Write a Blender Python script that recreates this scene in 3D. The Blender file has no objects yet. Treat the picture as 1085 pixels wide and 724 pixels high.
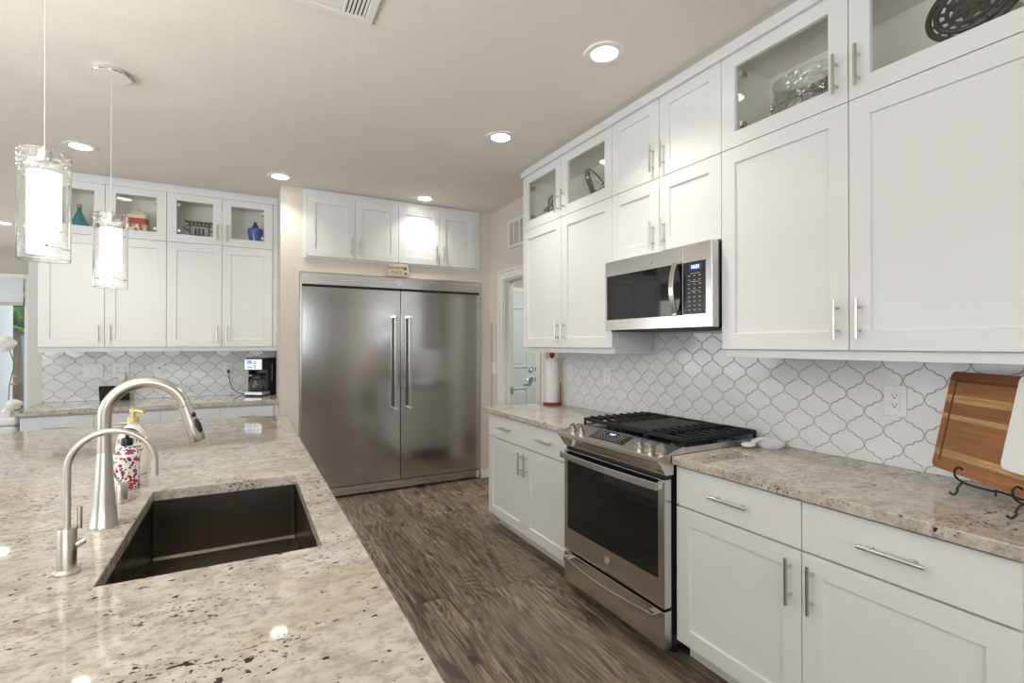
import bpy, bmesh, math, random
from mathutils import Vector, Matrix
random.seed(7)
S = bpy.context.scene
C = S.collection
PI = math.pi

# ---------------------------------------------------------------- camera, world, light, exposure
cam = bpy.data.objects.new('camera', bpy.data.cameras.new('camera'))
C.objects.link(cam); S.camera = cam
cam.location = (0, 0, 1.34)
cam.rotation_euler = (PI/2 + .0058, 0, -.49617)
cam.data.sensor_width = 36
cam.data.lens = 523.9/1085*36
cam.data.clip_start = .02
S.view_settings.view_transform = 'Standard'
S.view_settings.look = 'None'
S.view_settings.exposure = 0.17
S.view_settings.gamma = 1
S.view_settings.use_curve_mapping = False
W = bpy.data.worlds.new('world'); S.world = W; W.use_nodes = True
W.node_tree.nodes['Background'].inputs[0].default_value = (.80, .90, 1, 1)
W.node_tree.nodes['Background'].inputs[1].default_value = 1.6

def area(name, loc, rot, sx, sy, power, col, vis=True):
    l = bpy.data.lights.new(name, 'AREA'); l.shape = 'RECTANGLE'; l.size = sx; l.size_y = sy
    l.energy = power; l.color = col
    o = bpy.data.objects.new(name, l); C.objects.link(o); o.location = loc; o.rotation_euler = rot
    return o
# added area lamps standing in for daylight at unseen rear and left openings
area('rear_opening_fill', (-1.2, -3.45, 1.72), (PI/2, 0, 0), 4.6, 1.1, 50, (.93, .97, 1))
area('left_opening_fill', (-4.52, 1.8, 1.35), (PI/2, 0, -PI/2), 5.0, 1.8, 14, (.93, .97, 1))
# unseen upward lamp added left of the camera to brighten the ceiling
area('ceiling_uplight_fill', (-2.1, .3, 1.4), (PI-.10, -.10, 0), 2.0, 2.4, 165, (1, .985, .96))
# unseen fill lamp added at the solid left wall to brighten the nook
area('nook_fill_lamp', (-4.55, 7.2, 1.5), (PI/2, 0, -PI/2), 2.4, 1.6, 45, (.95, .98, 1))
LAMP_W = 4.0
HALL_W = 30.0

# ---------------------------------------------------------------- helpers
class MB:
    def __init__(s): s.bm = bmesh.new()
    def hexa(s, v):
        vs = [s.bm.verts.new(p) for p in v]
        for f in ((0,3,2,1),(4,5,6,7),(0,1,5,4),(1,2,6,5),(2,3,7,6),(3,0,4,7)):
            s.bm.faces.new([vs[i] for i in f])
        return s
    def box(s, x0, x1, y0, y1, z0, z1):
        return s.hexa([(x0,y0,z0),(x1,y0,z0),(x1,y1,z0),(x0,y1,z0),(x0,y0,z1),(x1,y0,z1),(x1,y1,z1),(x0,y1,z1)])
    def fbox(s, fr, a0, a1, b0, b1, c0, c1):
        return s.hexa([fr(a0,b0,c0),fr(a1,b0,c0),fr(a1,b1,c0),fr(a0,b1,c0),fr(a0,b0,c1),fr(a1,b0,c1),fr(a1,b1,c1),fr(a0,b1,c1)])
    def prism(s, pts, fn, t0, t1):
        """polygon pts (p,q) swept from t0 to t1; fn(p,q,t)->xyz"""
        a = [s.bm.verts.new(fn(p,q,t0)) for p,q in pts]; b = [s.bm.verts.new(fn(p,q,t1)) for p,q in pts]
        n = len(pts)
        s.bm.faces.new(a[::-1]); s.bm.faces.new(b)
        for i in range(n): s.bm.faces.new([a[i],a[(i+1)%n],b[(i+1)%n],b[i]])
        return s
    def cyl(s, p0, p1, r0, r1=None, n=20, caps=True):
        r1 = r0 if r1 is None else r1
        p0, p1 = Vector(p0), Vector(p1); d = (p1-p0).normalized()
        u = d.orthogonal().normalized(); v = d.cross(u)
        A = [s.bm.verts.new(p0+(u*math.cos(t)+v*math.sin(t))*r0) for t in [2*PI*i/n for i in range(n)]]
        B = [s.bm.verts.new(p1+(u*math.cos(t)+v*math.sin(t))*r1) for t in [2*PI*i/n for i in range(n)]]
        for i in range(n): s.bm.faces.new([A[i],A[(i+1)%n],B[(i+1)%n],B[i]])
        if caps: s.bm.faces.new(A[::-1]); s.bm.faces.new(B)
        return s
    def lathe(s, prof, c=(0,0,0), n=32, sx=1, sy=1):
        rings = []
        for r, z in prof:
            if r < 1e-5: rings.append([s.bm.verts.new((c[0],c[1],c[2]+z))])
            else: rings.append([s.bm.verts.new((c[0]+r*sx*math.cos(2*PI*i/n), c[1]+r*sy*math.sin(2*PI*i/n), c[2]+z)) for i in range(n)])
        for A, B in zip(rings, rings[1:]):
            if len(A)==1 and len(B)==1: continue
            for i in range(n):
                j=(i+1)%n
                if len(A)==1: s.bm.faces.new([A[0],B[j],B[i]])
                elif len(B)==1: s.bm.faces.new([A[i],A[j],B[0]])
                else: s.bm.faces.new([A[i],A[j],B[j],B[i]])
        return s
    def tube(s, path, r, n=12, caps=True, closed=False, flat=None):
        """r number or list; flat=(w,h) gives a rectangular-ish section ratio"""
        P = [Vector(p) for p in path]; m = len(P)
        R = r if isinstance(r, (list, tuple)) else [r]*m
        T = []
        for i in range(m):
            a = P[(i-1)%m] if (closed or i>0) else P[0]; b = P[(i+1)%m] if (closed or i<m-1) else P[-1]
            T.append((b-a).normalized())
        u = T[0].orthogonal().normalized()
        if flat: u = Vector(flat[2]); u = (u - T[0]*u.dot(T[0])).normalized()
        rings = []
        for i in range(m):
            u = (u - T[i]*u.dot(T[i])).normalized(); v = T[i].cross(u)
            fu, fv = (flat[0], flat[1]) if flat else (1, 1)
            rings.append([s.bm.verts.new(P[i]+(u*math.cos(t)*fu+v*math.sin(t)*fv)*R[i]) for t in [2*PI*(k+.5)/n for k in range(n)]])
        for i in range(m if closed else m-1):
            A, B = rings[i], rings[(i+1)%m]
            for k in range(n): s.bm.faces.new([A[k],A[(k+1)%n],B[(k+1)%n],B[k]])
        if caps and not closed: s.bm.faces.new(rings[0][::-1]); s.bm.faces.new(rings[-1])
        return s
    def sphere(s, c, r, seg=16, sc=(1,1,1)):
        m = Matrix.Translation(c) @ Matrix.Diagonal((*sc,1))
        bmesh.ops.create_uvsphere(s.bm, u_segments=seg, v_segments=max(6,seg//2), radius=r, matrix=m)
        return s

WL = {}
def link(o, parent=None):
    C.objects.link(o)
    if parent: o.parent = parent
    return o
def tag(o, label=None, cat=None, group=None, kind=None):
    if label: o['label'] = label
    if cat: o['category'] = cat
    if group: o['group'] = group
    if kind: o['kind'] = kind
    return o
def root(name, loc, label, cat, group=None, rot=(0,0,0)):
    o = bpy.data.objects.new(name, None); link(o); o.location = loc; o.rotation_euler = rot
    o.empty_display_size = .05
    WL[o.name] = Vector(loc)
    return tag(o, label, cat, group)
def obj(name, mb, mat, parent=None, smooth=False, bevel=0, local=False, label=None, kind=None, recalc=True, seg=2):
    """links mb as one mesh; vertices are given in world space unless local"""
    bm = mb.bm
    off = Vector((0,0,0))
    if parent is not None and not local:
        off = WL[parent.name]
    for v in bm.verts: v.co -= off
    if recalc: bmesh.ops.recalc_face_normals(bm, faces=bm.faces)
    me = bpy.data.meshes.new(name); bm.to_mesh(me); bm.free()
    for m in (mat if isinstance(mat, (list, tuple)) else [mat]): me.materials.append(m)
    if smooth:
        for p in me.polygons: p.use_smooth = True
        try: me.set_sharp_from_angle(angle=math.radians(40))
        except Exception: pass
    o = bpy.data.objects.new(name, me); link(o, parent)
    WL[o.name] = off if parent is not None and not local else Vector((0,0,0))
    if bevel:
        b = o.modifiers.new('bevel', 'BEVEL'); b.width = bevel; b.segments = seg; b.limit_method = 'ANGLE'; b.angle_limit = math.radians(40)
    if label: o['label'] = label
    if kind: o['kind'] = kind
    return o
def struct(name, mb, mat, **k):
    o = obj(name, mb, mat, **k); o['kind'] = 'structure'; return o
def thing(name, mb, mat, label, cat, group=None, **k):
    o = obj(name, mb, mat, **k); return tag(o, label, cat, group)

def text_mb(txt, size, fn, depth=.0006, align='CENTER', bold=0.0, shear=0):
    """built-in font outline as geometry; fn(x,y,z)->world"""
    cu = bpy.data.curves.new('t', 'FONT'); cu.body = txt; cu.size = size; cu.align_x = align; cu.align_y = 'CENTER'
    cu.extrude = depth/2; cu.offset = bold; cu.shear = shear; cu.resolution_u = 3
    o = bpy.data.objects.new('t', cu); C.objects.link(o)
    dg = bpy.context.evaluated_depsgraph_get()
    me = bpy.data.meshes.new_from_object(o.evaluated_get(dg))
    mb = MB(); mb.bm.from_mesh(me)
    for v in mb.bm.verts: v.co = Vector(fn(*v.co))
    bpy.data.objects.remove(o); bpy.data.curves.remove(cu); bpy.data.meshes.remove(me)
    return mb

# ---------------------------------------------------------------- node helpers / materials
def smooth(P, n=6):
    P = [Vector(p) for p in P]; out = []
    for i in range(len(P)-1):
        p0, p1, p2, p3 = P[max(0,i-1)], P[i], P[i+1], P[min(len(P)-1,i+2)]
        for k in range(n):
            t = k/n; out.append(.5*((2*p1)+(p2-p0)*t+(2*p0-5*p1+4*p2-p3)*t*t+(3*p1-p0-3*p2+p3)*t**3))
    return out+[P[-1]]
class NT:
    def __init__(s, name):
        s.m = bpy.data.materials.new(name); s.m.use_nodes = True; s.t = s.m.node_tree; s.n = s.t.nodes
        s.b = s.n['Principled BSDF']
    def new(s, typ, **k):
        nd = s.n.new(typ)
        for a, v in k.items():
            if a.startswith('i_'):
                key = a[2:].replace('_', ' ')
                s.put(nd.inputs[key] if key in nd.inputs else nd.inputs[int(key)], v)
            else: setattr(nd, a, v)
        return nd
    def put(s, sock, v):
        if isinstance(v, bpy.types.NodeSocket): s.t.links.new(v, sock)
        else: sock.default_value = v
    def math(s, op, a, b=None, c=None, clamp=False):
        nd = s.n.new('ShaderNodeMath'); nd.operation = op; nd.use_clamp = clamp
        s.put(nd.inputs[0], a)
        if b is not None: s.put(nd.inputs[1], b)
        if c is not None: s.put(nd.inputs[2], c)
        return nd.outputs[0]
    def pos(s): return s.n.new('ShaderNodeNewGeometry').outputs['Position']
    def map(s, v, scale=(1,1,1), rot=(0,0,0), loc=(0,0,0)):
        nd = s.n.new('ShaderNodeMapping'); s.put(nd.inputs['Vector'], v)
        nd.inputs['Scale'].default_value = scale; nd.inputs['Rotation'].default_value = rot; nd.inputs['Location'].default_value = loc
        return nd.outputs[0]
    def noise(s, v, scale, detail=4, rough=.5, dist=0):
        nd = s.n.new('ShaderNodeTexNoise'); s.put(nd.inputs['Vector'], v)
        nd.inputs['Scale'].default_value = scale; nd.inputs['Detail'].default_value = detail
        nd.inputs['Roughness'].default_value = rough; nd.inputs['Distortion'].default_value = dist
        return nd.outputs['Fac']
    def ramp(s, f, stops, interp='LINEAR'):
        nd = s.n.new('ShaderNodeValToRGB'); s.put(nd.inputs[0], f); cr = nd.color_ramp; cr.interpolation = interp
        while len(cr.elements) < len(stops): cr.elements.new(.5)
        for e, (p, c) in zip(cr.elements, stops):
            e.position = p; e.color = (c, c, c, 1) if isinstance(c, (int, float)) else (*c[:3], 1)
        return nd.outputs[0]
    def mix(s, f, a, b, mode='MIX'):
        nd = s.n.new('ShaderNodeMix'); nd.data_type = 'RGBA'; nd.blend_type = mode
        s.put(nd.inputs[0], f)
        for i, v in ((6, a), (7, b)):
            if isinstance(v, tuple): v = (*v[:3], 1)
            s.put(nd.inputs[i], v)
        return nd.outputs[2]
    def bump(s, h, strength=.2, dist=.001):
        nd = s.n.new('ShaderNodeBump'); s.put(nd.inputs['Height'], h); nd.inputs['Strength'].default_value = strength; nd.inputs['Distance'].default_value = dist
        s.t.links.new(nd.outputs[0], s.b.inputs['Normal'])
    def sep(s, v):
        nd = s.n.new('ShaderNodeSeparateXYZ'); s.put(nd.inputs[0], v); return nd.outputs
    def comb(s, x=0, y=0, z=0):
        nd = s.n.new('ShaderNodeCombineXYZ'); s.put(nd.inputs[0], x); s.put(nd.inputs[1], y); s.put(nd.inputs[2], z); return nd.outputs[0]
    def white(s, v):
        nd = s.n.new('ShaderNodeTexWhiteNoise'); nd.noise_dimensions = '3D'; s.put(nd.inputs[0], v); return nd.outputs

def pbr(name, col, rough=.5, metal=0, spec=.5, trans=0, ior=1.45, emit=None, es=0, coat=0, vary=.03, scale=6, bumps=None, aniso=0):
    t = NT(name); b = t.b
    b.inputs['Roughness'].default_value = rough; b.inputs['Metallic'].default_value = metal
    b.inputs['Specular IOR Level'].default_value = spec; b.inputs['Transmission Weight'].default_value = trans
    b.inputs['IOR'].default_value = ior; b.inputs['Coat Weight'].default_value = coat
    if aniso: b.inputs['Anisotropic'].default_value = aniso
    if vary and not trans:
        f = t.noise(t.pos(), scale, 3)
        lo = tuple(max(0, c*(1-vary)) for c in col); hi = tuple(min(1, c*(1+vary)) for c in col)
        t.put(b.inputs['Base Color'], t.mix(f, lo, hi))
    else: b.inputs['Base Color'].default_value = (*col, 1)
    if emit: b.inputs['Emission Color'].default_value = (*emit, 1); b.inputs['Emission Strength'].default_value = es
    if bumps: t.bump(t.noise(t.pos(), bumps[0], 4), bumps[1], bumps[2])
    return t.m

WHITE = pbr('white_cabinet_paint', (.74,.745,.745), .32, vary=.01)
TRIMW = pbr('white_trim_paint', (.80,.79,.77), .4, vary=.01)
INSIDE = pbr('cabinet_interior_laminate', (.90,.89,.83), .45, vary=.03)
WALL = pbr('beige_wall_paint', (.69,.64,.57), .7, bumps=(90,.25,.002), vary=.015)
CEIL = pbr('beige_ceiling_paint', (.80,.762,.70), .85, bumps=(70,.35,.003), vary=.015)
OLIVE = pbr('sage_wall_paint', (.52,.50,.43), .7, bumps=(90,.25,.002), vary=.015)
NICKEL = pbr('brushed_nickel', (.62,.59,.55), .28, 1, vary=.03, scale=40)
CHROME = pbr('chrome', (.8,.8,.8), .08, 1, vary=0)
BLACK = pbr('black_plastic', (.012,.012,.013), .25, vary=.1)
BGLASS = pbr('black_oven_glass', (.010,.010,.011), .04, spec=.6, vary=0)
IRON = pbr('cast_iron', (.014,.014,.014), .50, spec=.25, vary=.2, scale=30, bumps=(150,.3,.001))
BLACKM = pbr('black_wrought_metal', (.015,.014,.014), .45, vary=.1)
PLASTW = pbr('white_plastic_plate', (.80,.80,.79), .35, vary=.01)
SLOT = pbr('dark_slot', (.03,.03,.03), .6, vary=.1)
CERAM = pbr('white_glazed_ceramic', (.82,.83,.84), .12, vary=.01)
DARKGAP = pbr('dark_recess', (.02,.02,.02), .7, vary=.1)

def brushed(name, col, rough, axis, s=1.0, bumpy=.05):
    t = NT(name); b = t.b
    b.inputs['Metallic'].default_value = 1
    sc = {'x': (1.5,60,260), 'y': (60,1.5,260), 'z': (60,60,1.5)}[axis]
    n = t.noise(t.map(t.pos(), scale=sc), 1*s, 3, .6)
    big = t.noise(t.map(t.pos(), scale=tuple(.6 if q < 5 else 1.4 for q in sc)), 1.3, 2)
    c0 = tuple(c*.95 for c in col); c1 = tuple(min(1,c*1.04) for c in col)
    t.put(b.inputs['Base Color'], t.mix(n, c0, c1))
    t.put(b.inputs['Roughness'], t.math('ADD', t.math('MULTIPLY', n, .10), t.math('MULTIPLY_ADD', big, .06, rough-.08)))
    t.bump(n, bumpy, .0006)
    return t.m
STEELX = brushed('brushed_stainless_steel_wide', (.60,.59,.575), .27, 'x', bumpy=.008)
STEELY = brushed('brushed_stainless_steel', (.62,.60,.575), .22, 'y', bumpy=.02)
STEELZ = brushed('brushed_stainless_steel_upright', (.60,.585,.56), .25, 'z')
SINKM = brushed('dark_satin_steel', (.19,.165,.14), .28, 'x')

def granite():
    t = NT('cream_granite'); b = t.b; p = t.pos()
    q = t.map(p, scale=(.75,1.05,1.05), rot=(0,0,.16))
    base = t.ramp(t.noise(q, 16, 6, .68, .3), [(.30,(.34,.30,.25)),(.44,(.465,.425,.365)),(.56,(.545,.505,.445)),(.72,(.60,.565,.51))])
    cl = t.noise(t.map(p, scale=(.7,1,1), rot=(0,0,.16), loc=(2,5,1)), 4.0, 4, .6, .4)
    grey = t.ramp(t.noise(q, 48, 5, .72, .2), [(.48,0),(.60,1)])
    gm = t.ramp(cl, [(.40,.22),(.60,.75)])
    col = t.mix(t.math('MULTIPLY', grey, gm), base, (.25,.205,.165))
    # peppering of small dark grains, denser in drifts
    q2 = t.map(p, scale=(.72,1.05,1.05), rot=(0,0,.16), loc=(3,1,0))
    drift = t.ramp(t.noise(q2, 6.5, 3, .6, .4), [(.42,0),(.62,1)])
    fine = t.noise(q2, 120, 3, .6, .2)
    thr = t.math('SUBTRACT', fine, t.math('MULTIPLY_ADD', drift, -.105, .695))
    col = t.mix(t.math('MULTIPLY', thr, 30, clamp=True), col, (.050,.036,.030))
    mid = t.noise(t.map(p, scale=(.7,1.05,1.05), rot=(0,0,.2), loc=(7,3,2)), 62, 2, .5, .2)
    col = t.mix(t.math('MULTIPLY', t.math('SUBTRACT', mid, t.math('MULTIPLY_ADD', drift, -.055, .700)), 40, clamp=True), col, (.030,.023,.020))
    gold = t.ramp(t.noise(t.map(p, scale=(.7,1,1), loc=(1.3,4.1,0)), 3.2, 5, .6, .6), [(.62,0),(.72,.5)])
    col = t.mix(gold, col, t.mix(t.noise(p, 60, 3), (.30,.235,.13), (.52,.45,.32)))
    t.put(b.inputs['Base Color'], col)
    b.inputs['Roughness'].default_value = .05; b.inputs['Specular IOR Level'].default_value = .40
    return t.m
GRANITE = granite()

def floor_mat():
    t = NT('rustic_wood_plank_floor'); b = t.b; x, y, z = t.sep(t.pos())
    WD, LN = .21, 1.25
    xs = t.math('DIVIDE', t.math('ADD', x, 50.03), WD); row = t.math('FLOOR', xs); fx = t.math('FRACT', xs)
    rr = t.white(t.comb(row, 3, 0))[0]
    ys = t.math('ADD', t.math('DIVIDE', t.math('ADD', y, 50), LN), t.math('MULTIPLY', rr, 3)); col_i = t.math('FLOOR', ys); fy = t.math('FRACT', ys)
    idv = t.white(t.comb(row, col_i, 5)); idn = idv[0]
    gx = t.math('ADD', x, t.math('MULTIPLY', idn, 37)); gy = t.math('ADD', t.math('MULTIPLY', y, .16), t.math('MULTIPLY', idn, 91))
    v = t.comb(gx, gy, t.math('MULTIPLY', idn, 13))
    soft = t.noise(v, 6.0, 1.5, .45, .3)
    rings = t.math('FRACT', t.math('MULTIPLY', soft, 19))
    rings = t.math('ABSOLUTE', t.math('SUBTRACT', t.math('MULTIPLY', rings, 2), 1))
    fine = t.noise(t.comb(t.math('MULTIPLY', gx, 1), t.math('MULTIPLY', gy, .35), idn), 85, 6, .68, .3)
    c = t.ramp(t.math('ADD', t.math('MULTIPLY', rings, .12), t.math('MULTIPLY', fine, .95)), [(.33,(.026,.017,.011)),(.45,(.100,.072,.045)),(.57,(.215,.165,.112)),(.76,(.40,.325,.235))])
    tone = t.ramp(idn, [(0,.62),(.5,.92),(1,1.22)])
    c = t.mix(1, c, tone, 'MULTIPLY')
    dk = t.noise(v, 13, 4, .6, .9)
    kn = t.ramp(dk, [(.54,0),(.66,.9)])
    c = t.mix(kn, c, (.030,.021,.015))
    gr = t.ramp(t.noise(t.comb(gx, t.math('MULTIPLY', gy, 1.5), 8), 5, 3), [(.45,0),(.65,.45)])
    c = t.mix(gr, c, (.20,.175,.145))
    ex = t.math('MULTIPLY', t.math('MINIMUM', fx, t.math('SUBTRACT', 1, fx)), WD)
    ey = t.math('MULTIPLY', t.math('MINIMUM', fy, t.math('SUBTRACT', 1, fy)), LN)
    seam = t.math('LESS_THAN', t.math('MINIMUM', ex, ey), .0012)
    c = t.mix(t.math('MULTIPLY', seam, .75), c, (.035,.028,.022))
    t.put(b.inputs['Base Color'], c)
    t.put(b.inputs['Roughness'], t.math('MULTIPLY_ADD', fine, .2, .33))
    t.bump(t.math('SUBTRACT', t.math('ADD', fine, t.math('MULTIPLY', rings, .3)), seam), .25, .0012)
    return t.m
FLOORM = floor_mat()

def tile_mat():
    t = NT('white_glazed_tile'); b = t.b
    n = t.noise(t.pos(), 9, 2)
    t.put(b.inputs['Base Color'], t.mix(n, (.74,.745,.755), (.80,.80,.805)))
    b.inputs['Roughness'].default_value = .09
    t.bump(t.noise(t.pos(), 14, 2), .12, .004)
    return t.m
TILE = tile_mat()
GROUT = pbr('grey_grout', (.33,.33,.33), .9, vary=.05, scale=40)

def glass_mat(name, tint=(1,1,1), rough=0.0, seeded=False, ior=1.45):
    t = NT(name); b = t.b
    b.inputs['Base Color'].default_value = (*tint, 1); b.inputs['Transmission Weight'].default_value = 1
    b.inputs['Roughness'].default_value = rough; b.inputs['IOR'].default_value = ior
    if seeded:
        x, y, z = t.sep(t.pos())
        v = t.new('ShaderNodeTexVoronoi'); t.put(v.inputs['Vector'], t.pos()); v.inputs['Scale'].default_value = 110
        bub = t.math('LESS_THAN', v.outputs['Distance'], .28)
        fade = t.math('MULTIPLY', t.math('SUBTRACT', z, 1.83), 9, clamp=True)
        rnd = t.white(v.outputs['Position'])[0]
        t.bump(t.math('MULTIPLY', bub, t.math('GREATER_THAN', t.math('ADD', fade, .06), rnd)), .9, .004)
    return t.m
def thin_glass(name, tint=(1,1,1), refl=1.0, tr=.97):
    """thin sheet glass: mostly straight-through with fresnel reflection"""
    t = NT(name)
    n = t.n; out = n['Material Output']
    tr_ = n.new('ShaderNodeBsdfTransparent'); tr_.inputs[0].default_value = (tint[0]*tr, tint[1]*tr, tint[2]*tr, 1)
    gl = n.new('ShaderNodeBsdfGlossy'); gl.inputs['Roughness'].default_value = .01
    ge = n.new('ShaderNodeNewGeometry'); dt = n.new('ShaderNodeVectorMath'); dt.operation = 'DOT_PRODUCT'
    t.t.links.new(ge.outputs['Incoming'], dt.inputs[0]); t.t.links.new(ge.outputs['True Normal'], dt.inputs[1])
    mx = n.new('ShaderNodeMixShader')
    sch = t.math('MULTIPLY_ADD', t.math('POWER', t.math('SUBTRACT', 1, t.math('ABSOLUTE', dt.outputs['Value'])), 5), .96, .04)
    t.put(mx.inputs[0], t.math('MULTIPLY', sch, refl, clamp=True))
    t.t.links.new(tr_.outputs[0], mx.inputs[1]); t.t.links.new(gl.outputs[0], mx.inputs[2])
    t.t.links.new(mx.outputs[0], out.inputs[0]); n.remove(t.b)
    return t.m
PANE = thin_glass('cabinet_pane_glass', refl=.8, tr=1.0)
CLEAR = glass_mat('clear_glass')
def crystal_mat():
    t = NT('cut_crystal'); n = t.n; out = n['Material Output']
    ck = t.new('ShaderNodeTexVoronoi'); t.put(ck.inputs['Vector'], t.pos()); ck.inputs['Scale'].default_value = 38; ck.feature = 'DISTANCE_TO_EDGE'
    bp = n.new('ShaderNodeBump'); t.put(bp.inputs['Height'], ck.outputs['Distance']); bp.inputs['Strength'].default_value = .8; bp.inputs['Distance'].default_value = .01
    tr_ = n.new('ShaderNodeBsdfTransparent'); tr_.inputs[0].default_value = (.93,.95,.94,1)
    gl = n.new('ShaderNodeBsdfGlossy'); gl.inputs['Roughness'].default_value = .06; t.t.links.new(bp.outputs[0], gl.inputs['Normal'])
    mx = n.new('ShaderNodeMixShader'); lw = n.new('ShaderNodeLayerWeight'); lw.inputs[0].default_value = .45; t.t.links.new(bp.outputs[0], lw.inputs['Normal'])
    t.put(mx.inputs[0], t.math('MULTIPLY_ADD', lw.outputs['Facing'], .55, .08, clamp=True))
    t.t.links.new(tr_.outputs[0], mx.inputs[1]); t.t.links.new(gl.outputs[0], mx.inputs[2]); t.t.links.new(mx.outputs[0], out.inputs[0]); n.remove(t.b)
    return t.m
CRYSTAL = crystal_mat()
SEEDED = glass_mat('seeded_clear_glass', seeded=True)

# ---------------------------------------------------------------- geometry constants (metres)
CT = .872; CB = .837               # worktop top and underside
H = 2.6645                         # ceiling
XW = 2.19                          # right wall
YF = 4.513                         # wall round the refrigerator
YB = 5.286                         # wall behind the far counter
XU = 1.856; YU = 4.929             # faces of the wall cabinets
ZB, ZS, ZT = 1.318, 2.190, 2.607   # door bottom / split / top
FR = lambda F: (lambda a, b, c: (F-c, a, b))     # faces -X
FL = lambda F: (lambda a, b, c: (a, F-c, b))     # faces -Y

# ---------------------------------------------------------------- room shell
struct('floor', MB().box(-4.7,4.7,-3.6,9.62,-.06,0), FLOORM)
struct('ceiling', MB().box(-4.7,4.7,-3.6,9.62,H,H+.1), CEIL)
# right wall with doorway Y 3.51-4.21, z<1.957
m = MB(); m.box(XW,XW+.10,-3.6,3.51,0,H); m.box(XW,XW+.10,4.21,YF+.9,0,H); m.box(XW,XW+.10,3.51,4.21,1.957,H)
struct('wall_right', m, WALL)
m = MB(); m.box(.262,.405,YF,YB,0,H); m.box(2.085,XW,YF,YB,0,H); m.box(.405,2.085,YF,YB,1.958,H); m.box(.405,2.085,5.27,YB+.11,0,1.958)
struct('wall_refrigerator', m, WALL)
struct('wall_far_counter', MB().box(-1.512,.405,YB,YB+.11,0,H), pbr('pale_grey_wall_paint', (.64,.63,.61), .7, bumps=(90,.2,.002), vary=.01))
struct('wall_nook', MB().box(-1.512,-1.40,YB+.11,9.5,0,H), WALL)
m = MB(); m.box(-4.7,-4.45,9.5,9.62,0,H); m.box(-2.705,-1.40,9.5,9.62,0,H); m.box(-4.45,-2.705,9.5,9.62,2.335,H)
struct('wall_far', m, OLIVE)
m = MB(); m.box(-4.7,-4.6,-3.6,-.7,0,H); m.box(-4.7,-4.6,4.3,9.5,0,H); m.box(-4.7,-4.6,-.7,4.3,0,.4); m.box(-4.7,-4.6,-.7,4.3,2.3,H)
struct('wall_left', m, WALL)
m = MB(); m.box(-4.7,-3.5,-3.6,-3.5,0,H); m.box(1.1,XW,-3.6,-3.5,0,H); m.box(-3.5,1.1,-3.6,-3.5,2.3,H); m.box(-3.5,1.1,-3.6,-3.5,0,1.15)
struct('wall_rear', m, pbr('taupe_for_reflection', (.30,.26,.22), .7, vary=.02))  # unseen wall; sill height and dark tone set for the refrigerator's reflection
# hall beyond the doorway
m = MB(); m.box(XW+.10,4.6,5.42,5.52,0,H); m.box(4.6,4.7,2.2,5.52,0,H); m.box(XW+.10,4.7,2.1,2.2,0,H)
struct('wall_hall', m, pbr('grey_beige_wall_paint', (.48,.46,.41), .7, vary=.02))
# baseboards
struct('baseboard_refrigerator', MB().box(2.085,XW-.012,YF-.013,YF,0,.085), TRIMW, bevel=.003)
struct('baseboard_right', MB().box(XW-.013,XW,4.30,YF-.013,0,.085), TRIMW, bevel=.003)
# doorway casing and jamb
m = MB()
m.box(XW-.016,XW,4.21,4.305,0,2.045); m.box(XW-.016,XW,3.43,3.51,0,2.045); m.box(XW-.016,XW,3.51,4.21,1.957,2.045)
m.box(XW-.024,XW-.016,4.285,4.305,0,2.045); m.box(XW-.024,XW-.016,3.43,3.45,0,2.045); m.box(XW-.024,XW-.016,3.43,4.305,2.025,2.045)
struct('trim_doorway_casing', m, TRIMW, bevel=.003)
m = MB()
m.box(XW,XW+.10,4.195,4.21,0,1.957); m.box(XW,XW+.10,3.51,3.525,0,1.957); m.box(XW,XW+.10,3.525,4.195,1.942,1.957); m.box(XW+.045,XW+.06,4.18,4.195,0,1.942)
jm = struct('trim_doorway_jamb', m, TRIMW, bevel=.002)
m = MB().box(XW+.052,XW+.088,4.1775,4.1795,.86,.93); m.cyl((XW+.07,4.176,.91),(XW+.07,4.1795,.91),.012)
obj('strike_plate', m, CHROME, jm)
struct('trim_grey_strip', MB().box(XW-.004,XW,4.455,4.485,.09,1.56), pbr('grey_strip', (.42,.40,.37), .5), bevel=.001)  # thin grey upright strip on the right wall, close to the corner

# hall door: pale blue, panelled
d = root('hall_door', (2.82,5.40,0), 'pale blue panelled door with lever and deadbolt, closed in the hall beyond the doorway', 'door')
BLUE = pbr('pale_blue_door_paint', (.62,.72,.73), .4, vary=.01)
m = MB(); m.box(2.42,3.25,5.38,5.418,.01,1.985)
door = obj('door_leaf', m, BLUE, d, bevel=.002)
m = MB()
for z0, z1 in ((.20,.80),(1.05,1.80)):
    for x0, x1 in ((2.50,2.79),(2.87,3.13)):
        for s_ in ((x0,x1,z0,z0+.018),(x0,x1,z1-.018,z1),(x0,x0+.018,z0,z1),(x1-.018,x1,z0,z1)):
            m.box(s_[0],s_[1],5.370,5.38,s_[2],s_[3])
        m.box(x0+.05,x1-.05,5.374,5.38,z0+.05,z1-.05)
obj('door_moulding', m, BLUE, d, bevel=.003)
m = MB(); m.cyl((3.18,5.38,.90),(3.18,5.355,.90),.030); m.cyl((3.18,5.355,.90),(3.18,5.33,.90),.012); m.tube([(3.18,5.33,.90),(3.15,5.325,.902),(3.09,5.33,.897),(3.07,5.335,.89)],[.011,.010,.008,.006])
obj('lever_handle', m, CHROME, d, smooth=True)
m = MB(); m.cyl((3.18,5.38,1.03),(3.18,5.36,1.03),.030); m.box(3.176,3.184,5.345,5.36,1.012,1.048)
obj('deadbolt', m, CHROME, d, smooth=True)
m = MB(); m.box(3.247,3.253,5.374,5.381,1.00,1.055); m.box(3.247,3.253,5.374,5.381,.87,.925)
obj('latch_plate', m, SLOT, d)
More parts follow.
